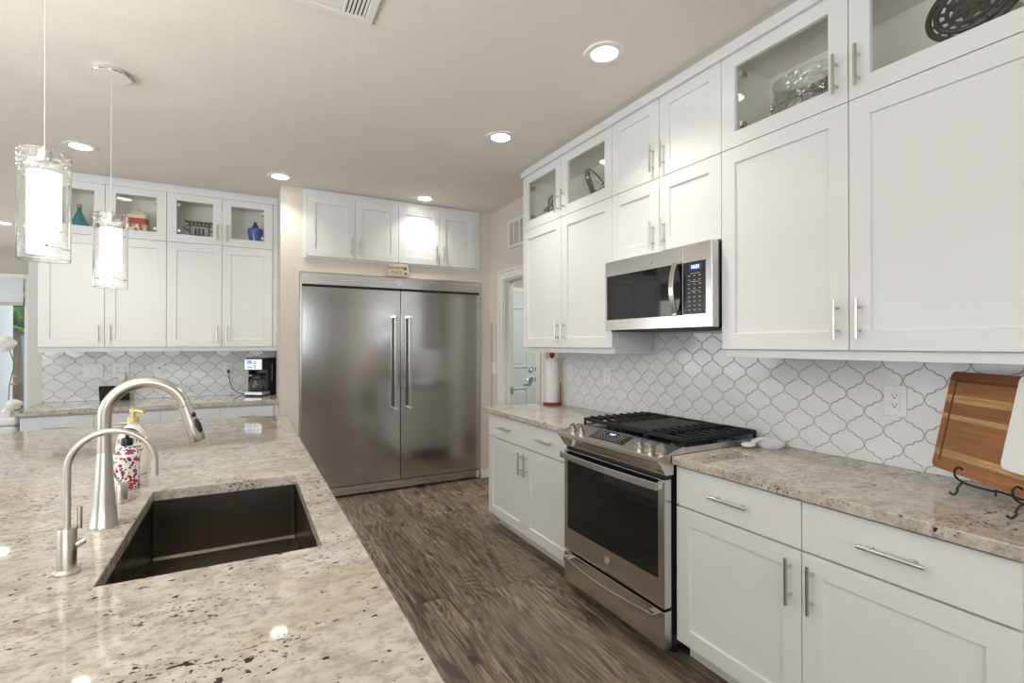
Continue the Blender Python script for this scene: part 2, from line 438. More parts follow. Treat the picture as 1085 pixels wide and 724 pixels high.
m = MB(); m.box(3.255,3.33,5.395,5.42,0,2.05); m.box(2.34,2.415,5.395,5.42,0,2.05); m.box(2.34,3.33,5.395,5.42,1.99,2.05)
struct('trim_hall_door_frame', m, TRIMW, bevel=.003)

def shade_mat():
    t = NT('white_shade_fabric'); n = t.n
    a = n.new('ShaderNodeBsdfDiffuse'); b_ = n.new('ShaderNodeBsdfTranslucent'); mx = n.new('ShaderNodeMixShader')
    wv = t.noise(t.map(t.pos(), scale=(1,1,30)), 20, 2)
    c_ = t.mix(wv, (.86,.87,.88), (.90,.90,.91)); t.put(a.inputs[0], c_); t.put(b_.inputs[0], c_); mx.inputs[0].default_value = .5
    t.t.links.new(a.outputs[0], mx.inputs[1]); t.t.links.new(b_.outputs[0], mx.inputs[2]); t.t.links.new(mx.outputs[0], n['Material Output'].inputs[0]); n.remove(t.b)
    return t.m
# ---------------------------------------------------------------- sliding door in the nook
wf = MB()
for x0,x1,z0,z1 in ((-4.45,-4.40,0,2.335),(-2.745,-2.705,0,2.335),(-4.40,-2.745,2.27,2.335),(-4.40,-2.745,0,.05),(-3.64,-3.56,.05,2.27)):
    wf.box(x0,x1,9.46,9.54,z0,z1)
w1 = struct('window_1', wf, TRIMW, bevel=.004)
obj('window_pane', MB().box(-4.40,-2.745,9.50,9.506,.05,2.27), thin_glass('window_glass', refl=.5), w1)
sh = root('roller_shade', (-3.6,9.44,2.27), 'white roller shade pulled part way down over the far glass door', 'window shade')
obj('shade_cloth', MB().box(-4.40,-2.75,9.432,9.436,1.93,2.27), shade_mat(), sh)
obj('bottom_bar', MB().box(-4.40,-2.75,9.425,9.445,1.885,1.93), pbr('grey_shade_bar', (.52,.49,.46), .5), sh, bevel=.004)
# outside
struct('terrace', MB().box(-7,1,9.62,15,-.08,-.02), pbr('pale_terrace_concrete', (.72,.70,.67), .9, vary=.08, scale=4))
thing('stucco_column', MB().box(-3.75,-3.13,9.85,10.35,-.02,2.8), pbr('pale_stucco', (.72,.72,.71), .95, vary=.08, scale=25, bumps=(60,.6,.006)),
      'pale stucco column standing outside the far glass door', 'column', bevel=.01)
fm = MB()
for i in range(22): fm.box(-6.2+i*.2,-6.02+i*.2,13.9,13.93,-.02,1.62)
fm.box(-6.2,-1.8,13.93,13.97,.3,.4); fm.box(-6.2,-1.8,13.93,13.97,1.2,1.3)
thing('garden_fence', fm, pbr('blue_grey_fence_paint', (.16,.27,.38), .8, vary=.1), 'blue grey board fence seen through the far glass door', 'fence')
pl = root('palm_shrub', (-3.65,12.2,-.02), 'bright green palm shrub outside the far glass door, above the fence', 'plant')
fr_ = MB()
for k in range(90):
    a = random.uniform(0,2*PI); el = random.uniform(.15,1.3); L = random.uniform(.7,1.2); base = Vector((-3.65,12.2,1.75+random.uniform(-.25,.5)))
    dirv = Vector((math.cos(a)*math.cos(el),math.sin(a)*math.cos(el),math.sin(el)))
    spine = [base+dirv*L*t_+Vector((0,0,-.55*t_*t_*L)) for t_ in [i/9 for i in range(10)]]
    fr_.tube(spine,[.012*(1-.09*i) for i in range(10)],5)
    for i in range(1,10):
        t0 = (spine[i]-spine[i-1]).normalized(); side = t0.cross(Vector((0,0,1))).normalized()
        for sg in (-1,1):
            for o_ in (0,.5):
                b0 = spine[i-1].lerp(spine[i],o_); tip = b0+side*sg*.24*(1-.05*i)+t0*.12-Vector((0,0,.05))
                v = [fr_.bm.verts.new(p) for p in (b0+t0*.012,b0+(tip-b0)*.5+t0*.040,tip,b0+(tip-b0)*.5-t0*.030)]
                fr_.bm.faces.new(v)
obj('frond', fr_, pbr('palm_leaf_green', (.26,.50,.12), .5, vary=.45, scale=5), pl, kind='stuff', recalc=False)
obj('trunk', MB().tube([(-3.65,12.2,-.02),(-3.63,12.22,.8),(-3.66,12.2,1.9)],[.09,.07,.06],10), pbr('palm_bark', (.18,.12,.07), .9, vary=.3, scale=20), pl)

# ---------------------------------------------------------------- cabinet builders
def shaker(fr, a0, a1, b0, b1, t=.020, st=.066, rec=.009, glass=False, g=.0016):
    a0 += g; a1 -= g; b0 += g; b1 -= g
    m = MB(); bm = m.bm
    def ring(a_0,a_1,b_0,b_1,c): return [bm.verts.new(fr(*p)) for p in ((a_0,b_0,c),(a_1,b_0,c),(a_1,b_1,c),(a_0,b_1,c))]
    O0 = ring(a0,a1,b0,b1,0); O1 = ring(a0,a1,b0,b1,t)
    I1 = ring(a0+st,a1-st,b0+st,b1-st,t); e = .0015
    I2 = ring(a0+st+e,a1-st-e,b0+st+e,b1-st-e,t-rec)
    def band(A,B):
        for i in range(4): bm.faces.new([A[i],A[(i+1)%4],B[(i+1)%4],B[i]])
    band(O0,O1); band(O1,I1); band(I1,I2)
    if glass:
        I3 = ring(a0+st+e,a1-st-e,b0+st+e,b1-st-e,0); band(I2,I3); band(I3,O0)
    else:
        bm.faces.new(I2); bm.faces.new(O0[::-1])
    return m
def bar_handle(fr, a, b, L, c0, vertical=True, r=.0058, out=.031, inset=.030):
    m = MB()
    P = (lambda s_, c: fr(a, b+s_, c)) if vertical else (lambda s_, c: fr(a+s_, b, c))
    m.cyl(P(-L/2, c0+out), P(L/2, c0+out), r, n=12)
    for s_ in (-L/2+inset, L/2-inset): m.cyl(P(s_, c0), P(s_, c0+out), r*.85, n=10)
    return m
def add_door(parent, fr, a0, a1, b0, b1, hside=None, hpos=None, hl=.146, glass=False, pane_item=True, hinge=None):
    d = obj('door', shaker(fr,a0,a1,b0,b1,glass=glass), WHITE, parent, bevel=.0008)
    if hside is not None:
        ha = a0+.036 if hside < 0 else a1-.036
        obj('handle', bar_handle(fr, ha, hpos, hl, .020), NICKEL, d, smooth=True)
    if glass:
        p = MB().fbox(fr,a0+.062,a1-.062,b0+.062,b1-.062,.004,.008)
        obj('glass_pane', p, PANE, d, label='clear glass pane')
        if hinge is not None:
            s_ = 1 if hinge < 0 else -1; e0 = a0+.070 if hinge < 0 else a1-.070
            for bb in (b0+.10, b1-.10):
                m = MB(); m.fbox(fr, min(e0,e0+s_*.020), max(e0,e0+s_*.020), bb-.012, bb+.012, -.035, -.004); m.cyl(fr(e0+s_*.012,bb,-.004), fr(e0+s_*.012,bb,.0035), .012, n=12)
                obj('hinge', m, NICKEL, d)
    return d
def drawer(parent, fr, a0, a1, b0, b1, handles, hl=.165):
    g=.0016
    d = obj('drawer', MB().fbox(fr,a0+g,a1-g,b0+g,b1-g,0,.020), WHITE, parent, bevel=.0012)
    for h in handles: obj('handle', bar_handle(fr, h, (b0+b1)/2+.003, hl, .020, vertical=False), NICKEL, d, smooth=True)
    return d

def wall_cabinet(fr, F, back, a0, mid, a1, low, label, glass_top=True, solid_rows=True):
    """fr faces outwards from the door backs; back = depth behind the face"""
    base = fr((a0+a1)/2, low, -back/2)
    r = root('wall_cabinet', base, label, 'cabinet', 'white shaker wall cabinets')
    m = MB()
    D = -back
    e = .0012
    if glass_top:
        m.fbox(fr,a0+e,a1-e,low,ZS-.001,D,0)
        obj('body', m, WHITE, r)
        m = MB(); w=.018
        m.fbox(fr,a0+e,a0+w,ZS,ZT,D,0); m.fbox(fr,a1-w,a1-e,ZS,ZT,D,0)
        m.fbox(fr,a0+w,a1-w,ZS,ZS+w,D,0); m.fbox(fr,a0+w,a1-w,ZT-w,ZT,D,0); m.fbox(fr,a0+w,a1-w,ZS+w,ZT-w,D,D+.006)
        obj('display_compartment', m, INSIDE, r, label='open cream-lined compartment behind the glass doors')
    else:
        m.fbox(fr,a0+e,a1-e,low,ZT,D,0); obj('body', m, WHITE, r)
    hz = low+.110 if not low > 1.5 else low+.095
    add_door(r,fr,a0,mid,low,ZS, 1, hz, hl=.14)
    add_door(r,fr,mid,a1,low,ZS,-1, hz, hl=.14)
    add_door(r,fr,a0,mid,ZS,ZT, 1, ZS+.105, glass=glass_top, hinge=-1, hl=.14)
    add_door(r,fr,mid,a1,ZS,ZT,-1, ZS+.105, glass=glass_top, hinge=1, hl=.14)
    return r
# ---- right wall (carcass front = XU+.02, door front = XU)
RF = FR(XU+.02)
# note a runs along +Y: a smaller is nearer the camera
wall_cabinet(RF, XU, XW-XU-.032, 2.220, 2.739, 3.251, ZB, 'tall white wall cabinet with two glass-fronted uppers, farthest along the range wall beside the doorway')
wall_cabinet(RF, XU, XW-XU-.032, 1.481, 1.854, 2.220, 1.806, 'short white wall cabinet of four solid doors directly above the microwave', glass_top=False)
wall_cabinet(RF, XU, XW-XU-.032, .433, .957, 1.481, ZB, 'tall white wall cabinet nearest the camera, right of the microwave, with crystal bowl behind glass')
m = MB(); m.prism([(XU-.020,2.594),(XU-.020,2.632),(XU+.012,2.632),(XU+.012,H-.0005),(XU+.06,H-.0005),(XU+.06,ZT+.0005),(XU+.004,ZT+.0005),(XU-.004,2.594)], lambda p,q,t:(p,t,q), .433, 3.256)
m.box(XU+.06,XW-.001,3.235,3.2525,ZT+.0005,H-.0005)
struct('trim_1', m, WHITE, bevel=.001)
m = MB()
m.box(XU+.020,XU+.038,.433,1.4795,1.284,ZB-.0005); m.box(XU+.020,XU+.038,2.2215,3.249,1.284,ZB-.0005)
m.box(XU+.038,XW-.009,2.2215,2.238,1.284,ZB-.0005); m.box(XU+.038,XW-.009,1.463,1.4795,1.284,ZB-.0005); m.box(XU+.038,XW-.009,3.232,3.249,1.284,ZB-.0005)
struct('trim_2', m, WHITE, bevel=.0015)
# ---- far wall cabinets
LF = FL(YU+.02)
wall_cabinet(LF, YU, YB-YU-.032, -1.358,-.965,-.565, ZB, 'tall white wall cabinet above the far counter, teal bottle and painted canister behind glass')
wall_cabinet(LF, YU, YB-YU-.032, -.565,-.171,.222, ZB, 'tall white wall cabinet above the coffee maker, blue ginger jar behind its glass')
m = MB(); m.prism([(YU-.020,2.594),(YU-.020,2.634),(YU+.012,2.634),(YU+.012,H-.0005),(YU+.06,H-.0005),(YU+.06,ZT+.0005),(YU+.004,ZT+.0005),(YU-.004,2.594)], lambda p,q,t:(t,p,q), -1.362, .2605)
struct('trim_3', m, WHITE, bevel=.001)
m = MB(); m.box(-1.356,.2605,YU+.020,YU+.038,1.282,ZB-.0005); m.box(-1.356,-1.338,YU+.038,YB-.009,1.282,ZB-.0005)
struct('trim_4', m, WHITE, bevel=.0015)
# scribe filler strips against the refrigerator wall
struct('trim_5', MB().box(.2235,.2605,YU+.012,YU+.032,ZB,ZT-.0005), WHITE, bevel=.001)
struct('trim_6', MB().box(.2235,.2605,4.70,4.72,.10,CB-.001), WHITE, bevel=.001)

# ---- cabinet over the refrigerator
r = root('refrigerator_top_cabinet', (1.25,4.51,2.07), 'low white four-door cabinet set in the wall above the refrigerator', 'cabinet')
m = MB()
for x0,x1,z0,z1 in ((.437,.462,2.072,2.6585),(2.02,2.065,2.072,2.6585),(.462,2.02,2.611,2.6585),(.462,2.02,2.072,2.086)): m.box(x0,x1,4.497,YF-.001,z0,z1)
m.box(.462,2.02,4.505,YF-.001,2.086,2.611)
obj('face_frame', m, WHITE, r, bevel=.002)
tf = FL(4.505)
for a0,a1,hs in ((.462,.855,1),(.855,1.2435,-1),(1.2435,1.640,1),(1.640,2.02,-1)):
    add_door(r,tf,a0,a1,2.088,2.610,hs,2.195,hl=.15)

# ---- base cabinets, right wall: carcass front 1.63, door face 1.61
BF = FR(1.63)
def base_unit(a0, mids, a1, label, end_far=False):
    r = root('base_cabinet', (1.9,(a0+a1)/2,0), label, 'cabinet', 'white base cabinets on the range wall')
    m = MB(); m.box(1.63,XW-.001,a0,a1,.095,CB-.0005)
    obj('body', m, WHITE, r)
    obj('toe_kick', MB().box(1.690,1.75,a0,a1-(.03 if end_far else 0),.001,.095), WHITE, r)
    return r
r = base_unit(2.262, None, 3.342, 'white base cabinet with one wide two-handle drawer, between range and doorway', True)
drawer(r,BF,2.262,3.342,.664,.826,(2.535,3.055),.165)
add_door(r,BF,2.262,2.800,.092,.660,1,.557,.145)
add_door(r,BF,2.800,3.342,.092,.660,-1,.557,.145)
r = base_unit(.452, None, 1.513, 'white base cabinet nearest the camera, right of the range, two drawers over two doors')
drawer(r,BF,.978,1.513,.664,.826,(1.246,),.165)
drawer(r,BF,.452,.978,.664,.826,(.715,),.165)
add_door(r,BF,.978,1.513,.092,.660,-1,.553,.155)
add_door(r,BF,.452,.978,.092,.660,1,.553,.155)
for o in list(C.objects):
    pass

# ---- far base cabinets (face Y 4.685)
B2 = FL(4.705)
for a0,mid,a1,lab in ((-1.382,-.978,-.572,'white base cabinet left half of the far counter, two drawers showing above the island'),
                      (-.572,-.174,.222,'white base cabinet right half of the far counter, below the coffee maker')):
    r = root('base_cabinet', ((a0+a1)/2,5.0,0), lab, 'cabinet', 'white base cabinets under the far counter')
    obj('body', MB().box(a0,a1,4.705,YB-.001,.095,CB-.0005), WHITE, r)
    obj('toe_kick', MB().box(a0,a1,4.77,4.83,.001,.095), WHITE, r)
    for k,(p,q) in enumerate(((a0,mid),(mid,a1))):
        drawer(r,B2,p,q,.664,.822,((p+q)/2,),.15)
        add_door(r,B2,p,q,.092,.660,1 if k==0 else -1,.557,.145)

# ---------------------------------------------------------------- worktops
def slab(x0,x1,y0,y1): return MB().box(x0,x1,y0,y1,CB,CT)
thing('countertop', slab(1.5785,XW-.001,2.258,3.36), GRANITE, 'speckled cream granite worktop left of the range, with the red paper towel stand on it', 'countertop', 'granite worktops', bevel=.003)
thing('countertop', slab(1.5785,XW-.001,.43,1.507), GRANITE, 'speckled cream granite worktop right of the range, with the wooden cutting board on it', 'countertop', 'granite worktops', bevel=.003)
thing('countertop', slab(-1.422,.2610,4.6545,YB-.001), GRANITE, 'speckled cream granite worktop of the far counter, under the coffee maker', 'countertop', 'granite worktops', bevel=.003)
IX0, IX1, IY0, IY1 = -1.30, .246, .30, 3.598
SX0, SX1, SY0, SY1 = -.254, .161, 1.226, 1.936
m = MB(); bm = m.bm
xs = [IX0,SX0,SX1,IX1]; ys = [IY0,SY0,SY1,IY1]
g = {(i,j,k): bm.verts.new((xs[i],ys[j],(CB,CT)[k])) for i in range(4) for j in range(4) for k in range(2)}
for i in range(3):
    for j in range(3):
        if i==1 and j==1: continue
        for k in range(2): bm.faces.new([g[i,j,k],g[i+1,j,k],g[i+1,j+1,k],g[i,j+1,k]])
for i in range(3):
    for j in (0,3): bm.faces.new([g[i,j,0],g[i+1,j,0],g[i+1,j,1],g[i,j,1]]); bm.faces.new([g[j,i,0],g[j,i+1,0],g[j,i+1,1],g[j,i,1]])
for a,b in (((1,1),(2,1)),((2,1),(2,2)),((2,2),(1,2)),((1,2),(1,1))):
    bm.faces.new([g[a[0],a[1],0],g[b[0],b[1],0],g[b[0],b[1],1],g[a[0],a[1],1]])
thing('island_countertop', m, GRANITE, 'large speckled cream granite island top with the sink cut into it', 'countertop', bevel=.003)
r = root('island_cabinet', (-.5,1.95,0), 'white island base under the large granite top, mostly hidden by it', 'cabinet')
m = MB(); m.box(-.98,-.30,.36,3.55,.095,CB-.001); m.box(-.30,.19,.36,1.18,.095,CB-.001); m.box(-.30,.19,1.98,3.55,.095,CB-.001); m.box(-.30,.19,1.18,1.98,.095,.60); m.box(.17,.19,1.18,1.98,.60,CB-.001)
obj('body', m, WHITE, r)
obj('toe_kick', MB().box(-.93,.13,.41,3.50,.001,.095), WHITE, r)
IF = lambda a,b,c: (.19+c, a, b)
yy = [.36,.99,1.17,1.99,2.77,3.55]
for y0,y1 in zip(yy,yy[1:]): add_door(r, IF, y0, y1, .10, CB-.008, 1, .70)

# sink
r = root('sink', (-.046,1.58,.648), 'dark satin steel undermount sink in the granite island', 'sink')
m = MB(); bm = m.bm; z0 = .648
def rr_ring(x0,x1,y0,y1,z,rad,n=5):
    out=[]
    for cx,cy,a0 in ((x1-rad,y1-rad,0),(x0+rad,y1-rad,PI/2),(x0+rad,y0+rad,PI),(x1-rad,y0+rad,1.5*PI)):
        for i in range(n+1):
            a=a0+PI/2*i/n; out.append(bm.verts.new((cx+rad*math.cos(a),cy+rad*math.sin(a),z)))
    return out
R = [rr_ring(SX0-.030,SX1+.008,SY0-.018,SY1+.018,CB-.0008,.03), rr_ring(SX0-.004,SX1+.004,SY0-.004,SY1+.004,CB-.0008,.015), rr_ring(SX0-.004,SX1+.004,SY0-.004,SY1+.004,z0+.008,.015), rr_ring(SX0+.004,SX1-.004,SY0+.004,SY1-.004,z0,.012)]
for A,B in zip(R,R[1:]):
    n=len(A)
    for i in range(n): bm.faces.new([A[i],A[(i+1)%n],B[(i+1)%n],B[i]])
bm.faces.new(R[-1])
o = obj('basin', m, SINKM, r, recalc=False)
sol = o.modifiers.new('thick','SOLIDIFY'); sol.thickness=.0012; sol.offset=-1
obj('drain', MB().lathe([(0,.001),(.03,.001),(.034,.003),(.045,.003),(.048,.0)],(-.046,1.48,z0)), NICKEL, r, smooth=True)

# ---------------------------------------------------------------- arabesque tile backsplash
def ogee_edge(p, q, k=1):
    """S edge from tip p to side q (point-symmetric about its middle, with the little cusp)"""
    out=[]; n=20
    dx,dy=q[0]-p[0],q[1]-p[1]; L=math.hypot(dx,dy); nx,ny=dy/L,-dx/L
    for i in range(n):
        t=i/n
        if t<.5:
            w = math.sin(PI*min(1,t/.40)) if t<.40 else 0
            off = -.0072*w + (.0 if t<.40 else .0018*math.sin(PI*(t-.40)/.10))
        else:
            t2=1-t; w = math.sin(PI*min(1,t2/.40)) if t2<.40 else 0
            off = .0072*w - (.0 if t2<.40 else .0018*math.sin(PI*(t2-.40)/.10))
        out.append((p[0]+dx*t+nx*off*k, p[1]+dy*t+ny*off*k))
    return out
def tile_outline(hw,hh,K=1):
    T,Rr,B,L=(0,hh),(hw,0),(0,-hh),(-hw,0)
    e1 = ogee_edge(T,Rr,-K)
    e2 = [(x,-y) for x,y in e1][::-1]
    right = e1+[Rr]+e2[:-1]
    left = [(-x,y) for x,y in right[::-1]]
    return right+[(0,-hh)]+left[:-1]
def clip(poly, u0,u1,v0,v1):
    for ax,lim,sg in ((0,u0,1),(0,u1,-1),(1,v0,1),(1,v1,-1)):
        out=[]
        for i in range(len(poly)):
            a,b=poly[i-1],poly[i]; ia=(a[ax]-lim)*sg>=0; ib=(b[ax]-lim)*sg>=0
            if ia!=ib:
                t=(lim-a[ax])/(b[ax]-a[ax]); out.append((a[0]+(b[0]-a[0])*t,a[1]+(b[1]-a[1])*t))
            if ib: out.append(b)
        poly=out
        if len(poly)<3: return []
    return poly
def tiles(fr, u0, u1, v0, v1, uref, vref, hw, hh):
    m = MB(); bm = m.bm
    shp = tile_outline(hw,hh)
    def ins(d): return [(x*(1-d/ max(.02,math.hypot(x,y))), y*(1-d/max(.02,math.hypot(x,y)))) for x,y in shp]
    A, B = ins(.0016), ins(.0032)
    i0=int((u0-uref)/hw)-2; i1=int((u1-uref)/hw)+2; j0=int((v0-vref)/hh)-2; j1=int((v1-vref)/hh)+2
    for i in range(i0,i1+1):
        for j in range(j0,j1+1):
            if (i+j)%2: continue
            cu,cv=uref+i*hw,vref+j*hh
            if cu<u0-hw or cu>u1+hw or cv<v0-hh or cv>v1+hh: continue
            a=clip([(cu+x,cv+y) for x,y in A],u0,u1,v0,v1); b=clip([(cu+x,cv+y) for x,y in B],u0+.001,u1-.001,v0+.001,v1-.001)
            if len(a)<3 or len(b)<3: continue
            tu,tv=random.uniform(-.010,.010),random.uniform(-.010,.010)
            f = [bm.verts.new(fr(x,y,.0072+(x-cu)*tu+(y-cv)*tv)) for x,y in b]
            try: bm.faces.new(f)
            except ValueError: continue
            if len(a)==len(b):
                e=[bm.verts.new(fr(x,y,.0055)) for x,y in a]; n=len(a)
                for k in range(n):
                    bm.faces.new([f[k],f[(k+1)%n],e[(k+1)%n],e[k]])
                e0=[bm.verts.new(fr(x,y,.003)) for x,y in a]
                for k in range(n): bm.faces.new([e[k],e[(k+1)%n],e0[(k+1)%n],e0[k]])
            else:
                e0=[bm.verts.new(fr(x,y,.003)) for x,y in b]; n=len(b)
                for k in range(n): bm.faces.new([f[k],f[(k+1)%n],e0[(k+1)%n],e0[k]])
    return m
def backsplash(name, frw, u0,u1,v0,v1, uref, vref, hw, hh, label):
    r = root(name, frw((u0+u1)/2, v0, 0), label, 'backsplash')
    obj('grout', MB().fbox(frw,u0,u1,v0,v1,0.0002,.0050), GROUT, r)
    obj('tile', tiles(frw,u0,u1,v0,v1,uref,vref,hw,hh), TILE, r, kind='stuff')
    return r
WR = lambda a,b,c:(XW-c,a,b)
WB = lambda a,b,c:(a,YB-c,b)
backsplash('tile_backsplash', WR, .43, 3.20, CT+.0005, 1.411, 1.403, 1.204, .0664, .0660, 'white arabesque tile backsplash along the range wall')
backsplash('far_tile_backsplash', WB, -1.425, .2605, CT+.0005, 1.315, -1.2865, 1.203, .0660, .0660, 'white arabesque tile backsplash above the far counter')

# ---------------------------------------------------------------- wall plates
def plate(fr, a, b, w, h, items, label, c0=.0072):
    r = root('outlet_plate', fr(a,b,c0), label, 'wall plate')
    obj('cover', MB().fbox(fr,a-w/2,a+w/2,b-h/2,b+h/2,c0+.0003,c0+.006), PLASTW, r, bevel=.002)
    for kind,off in items:
        if kind=='outlet':
            o=obj('receptacle', MB().fbox(fr,a+off-.017,a+off+.017,b-.034,b+.034,c0+.006,c0+.0085), PLASTW, r, bevel=.001)
            s=MB()
            for sb in (.017,-.017):
                s.fbox(fr,a+off-.008,a+off-.0055,b+sb,b+sb+.008,c0+.0083,c0+.0088); s.fbox(fr,a+off+.0055,a+off+.008,b+sb,b+sb+.0075,c0+.0083,c0+.0088)
                s.cyl(fr(a+off,b+sb-.006,c0+.0083),fr(a+off,b+sb-.006,c0+.0088),.003,n=10)
            obj('slot', s, SLOT, o)
        elif kind=='switch':
            obj('rocker', MB().fbox(fr,a+off-.016,a+off+.016,b-.033,b+.033,c0+.006,c0+.010), PLASTW, r, bevel=.0015)
    s=MB()
    for sb in (-h/2+.009,h/2-.009): s.cyl(fr(a+items[0][1],b+sb,c0+.0058),fr(a+items[0][1],b+sb,c0+.0066),.0022,n=8)
    obj('screw', s, NICKEL, r)
    return r
plate(WR,.962,1.125,.075,.117,[('outlet',0)],'white power outlet plate on the tile nearest the cutting board')
plate(WR,2.66,1.125,.075,.117,[('outlet',0)],'white power outlet plate on the tile left of the microwave')
plate(WR,3.10,1.125,.075,.117,[('switch',0)],'white switch plate on the tile just right of the paper towels')
plate(WB,-1.105,1.120,.130,.120,[('switch',-.028),('switch',.028)],'white double switch plate at the left end of the far backsplash')
nl = plate(WB,-.92,1.120,.115,.120,[('outlet',-.022),('outlet',.028)],'white outlet plate with night light, above the black tablet')
obj('night_light', MB().fbox(WB,-.93,-.885,1.03,1.10,.016,.045), PLASTW, nl, bevel=.006)
plate(WB,-.654,1.125,.075,.117,[('switch',0)],'white plate on the far tile between the tablet and the coffee cord')
bpy.data.objects.new
obj('sensor', MB().cyl(WB(-.654,1.133,.017),WB(-.654,1.133,.020),.006,n=12), SLOT, bpy.data.objects[[o.name for o in C.objects if o.get('label','').startswith('white plate on the far tile')][0]])
plate(WB,-.128,1.115,.075,.117,[('outlet',0)],'white power outlet plate with the coffee maker plugged in')
plate(WR,4.415,1.105,.075,.117,[('switch',0)],'white light switch on the beige wall between refrigerator and doorway',c0=.0)

# ---------------------------------------------------------------- vents
r = root('wall_vent', (XW,3.93,2.245), 'white return air vent high on the wall left of the range-wall cabinets', 'vent')
m = MB()
for y0,y1,z0,z1 in ((3.76,4.105,2.235,2.262),(3.76,4.105,2.468,2.495),(4.078,4.105,2.262,2.468),(3.76,3.787,2.262,2.468),(3.985,4.000,2.262,2.468),(3.88,3.895,2.262,2.468)): m.box(XW-.012,XW-.0005,y0,y1,z0,z1)
obj('frame', m, TRIMW, r, bevel=.002)
m = MB()
for i in range(14):
    z = 2.264+i*.0148; m.hexa([(XW-.010,3.787,z),(XW-.001,3.787,z+.009),(XW-.001,3.787,z+.0105),(XW-.010,3.787,z+.0015),(XW-.010,4.078,z),(XW-.001,4.078,z+.009),(XW-.001,4.078,z+.0105),(XW-.010,4.078,z+.0015)])
obj('louvre', m, TRIMW, r, kind='stuff')
r = root('ceiling_vent', (.28,1.88,H), 'white square ceiling air vent at the top edge of the picture', 'vent')
x0,x1,y0,y1 = .085,.457,1.69,2.061
obj('backing', MB().box(x0+.02,x1-.02,y0+.02,y1-.02,H-.0035,H-.0008), SLOT, r)
m = MB(); b_=.034
for q in ((x0,x1,y0,y0+b_),(x0,x1,y1-b_,y1),(x0,x0+b_,y0+b_,y1-b_),(x1-b_,x1,y0+b_,y1-b_)): m.box(q[0],q[1],q[2],q[3],H-.012,H-.0008)
m.box(x0+.110,x0+.122,y0+b_,y1-b_,H-.012,H-.004); m.box(x1-.122,x1-.110,y0+b_,y1-b_,H-.012,H-.004)
obj('frame', m, TRIMW, r, bevel=.003)
m = MB()
for i in range(5):
    for s0 in (x0+b_+.003+i*.0148, x1-b_-.003-.009-i*.0148): m.box(s0,s0+.0085,y0+b_,y1-b_,H-.011,H-.005)
for i in range(25): m.box(x0+.122,x1-.122,y0+b_+.002+i*.0121,y0+b_+.0115+i*.0121,H-.011,H-.006)
obj('louvre', m, TRIMW, r, kind='stuff')

# ---------------------------------------------------------------- recessed lights and pendants
LENS = NT('lit_lamp_lens'); LENS.b.inputs['Base Color'].default_value=(1,1,1,1); LENS.b.inputs['Emission Color'].default_value=(1,.97,.92,1); LENS.b.inputs['Emission Strength'].default_value=14; LENS=LENS.m
def recessed(x,y,label,w=LAMP_W):
    r = root('recessed_light', (x,y,H), label, 'ceiling light', 'recessed ceiling lights')
    obj('trim_ring', MB().lathe([(.092,-.0008),(.090,-.006),(.078,-.009),(.060,-.005),(.060,-.0008)],(x,y,H),n=40), TRIMW, r, smooth=True)
    obj('lens', MB().lathe([(0,-.0035),(.060,-.0035),(.060,-.0012),(0,-.0012)],(x,y,H),n=40), LENS, r, label='glowing round lens')
    l = bpy.data.lights.new('lamp','AREA'); l.shape='DISK'; l.size=.12; l.energy=w; l.color=(1,.94,.86); l.spread=math.radians(115)
    o = bpy.data.objects.new('lamp', l); C.objects.link(o); o.parent=r; o.location=(0,0,-.012)
for x,y,lab in ((1.436,1.77,'recessed ceiling light nearest the camera, in front of the range-wall cabinets'),
                (1.436,2.805,'recessed ceiling light above the gap between range and island'),
                (1.436,4.31,'recessed ceiling light in front of the refrigerator top cabinet'),
                (.245,4.29,'recessed ceiling light in front of the wall corner left of the refrigerator'),
                (-.966,4.273,'recessed ceiling light seen between the two pendants'),
                (-2.307,7.36,'recessed ceiling light far off at the left edge, over the nook')):
    recessed(x,y,lab,LAMP_W*(.55 if 4.2<y<4.4 and x>0 else 1))
# unseen lamp added to brighten the hall beyond the doorway
l = bpy.data.lights.new('hall_fill_lamp','AREA'); l.shape='DISK'; l.size=.3; l.energy=HALL_W; l.color=(1,.97,.93)
o = bpy.data.objects.new('hall_fill_lamp', l); C.objects.link(o); o.location=(3.2,4.0,H-.02)
OPAL = NT('lit_opal_glass'); OPAL.b.inputs['Base Color'].default_value=(.9,.9,.88,1); OPAL.b.inputs['Roughness'].default_value=.3
x_,y_,z_ = OPAL.sep(OPAL.pos())
OPAL.b.inputs['Emission Color'].default_value=(1,.985,.96,1)
OPAL.put(OPAL.b.inputs['Emission Strength'], OPAL.math('ADD', OPAL.math('MULTIPLY', OPAL.ramp(OPAL.math('MULTIPLY', OPAL.math('ABSOLUTE', OPAL.math('SUBTRACT', z_, 1.84)), 4.2), [(0,1),(1,0)]), .55), .40))
OPAL=OPAL.m
CORD = pbr('clear_silver_cord', (.62,.61,.58), .35, vary=.05)
BUBBLE = pbr('silvery_glass_bubble', (.92,.92,.92), .08, .85, vary=.05)
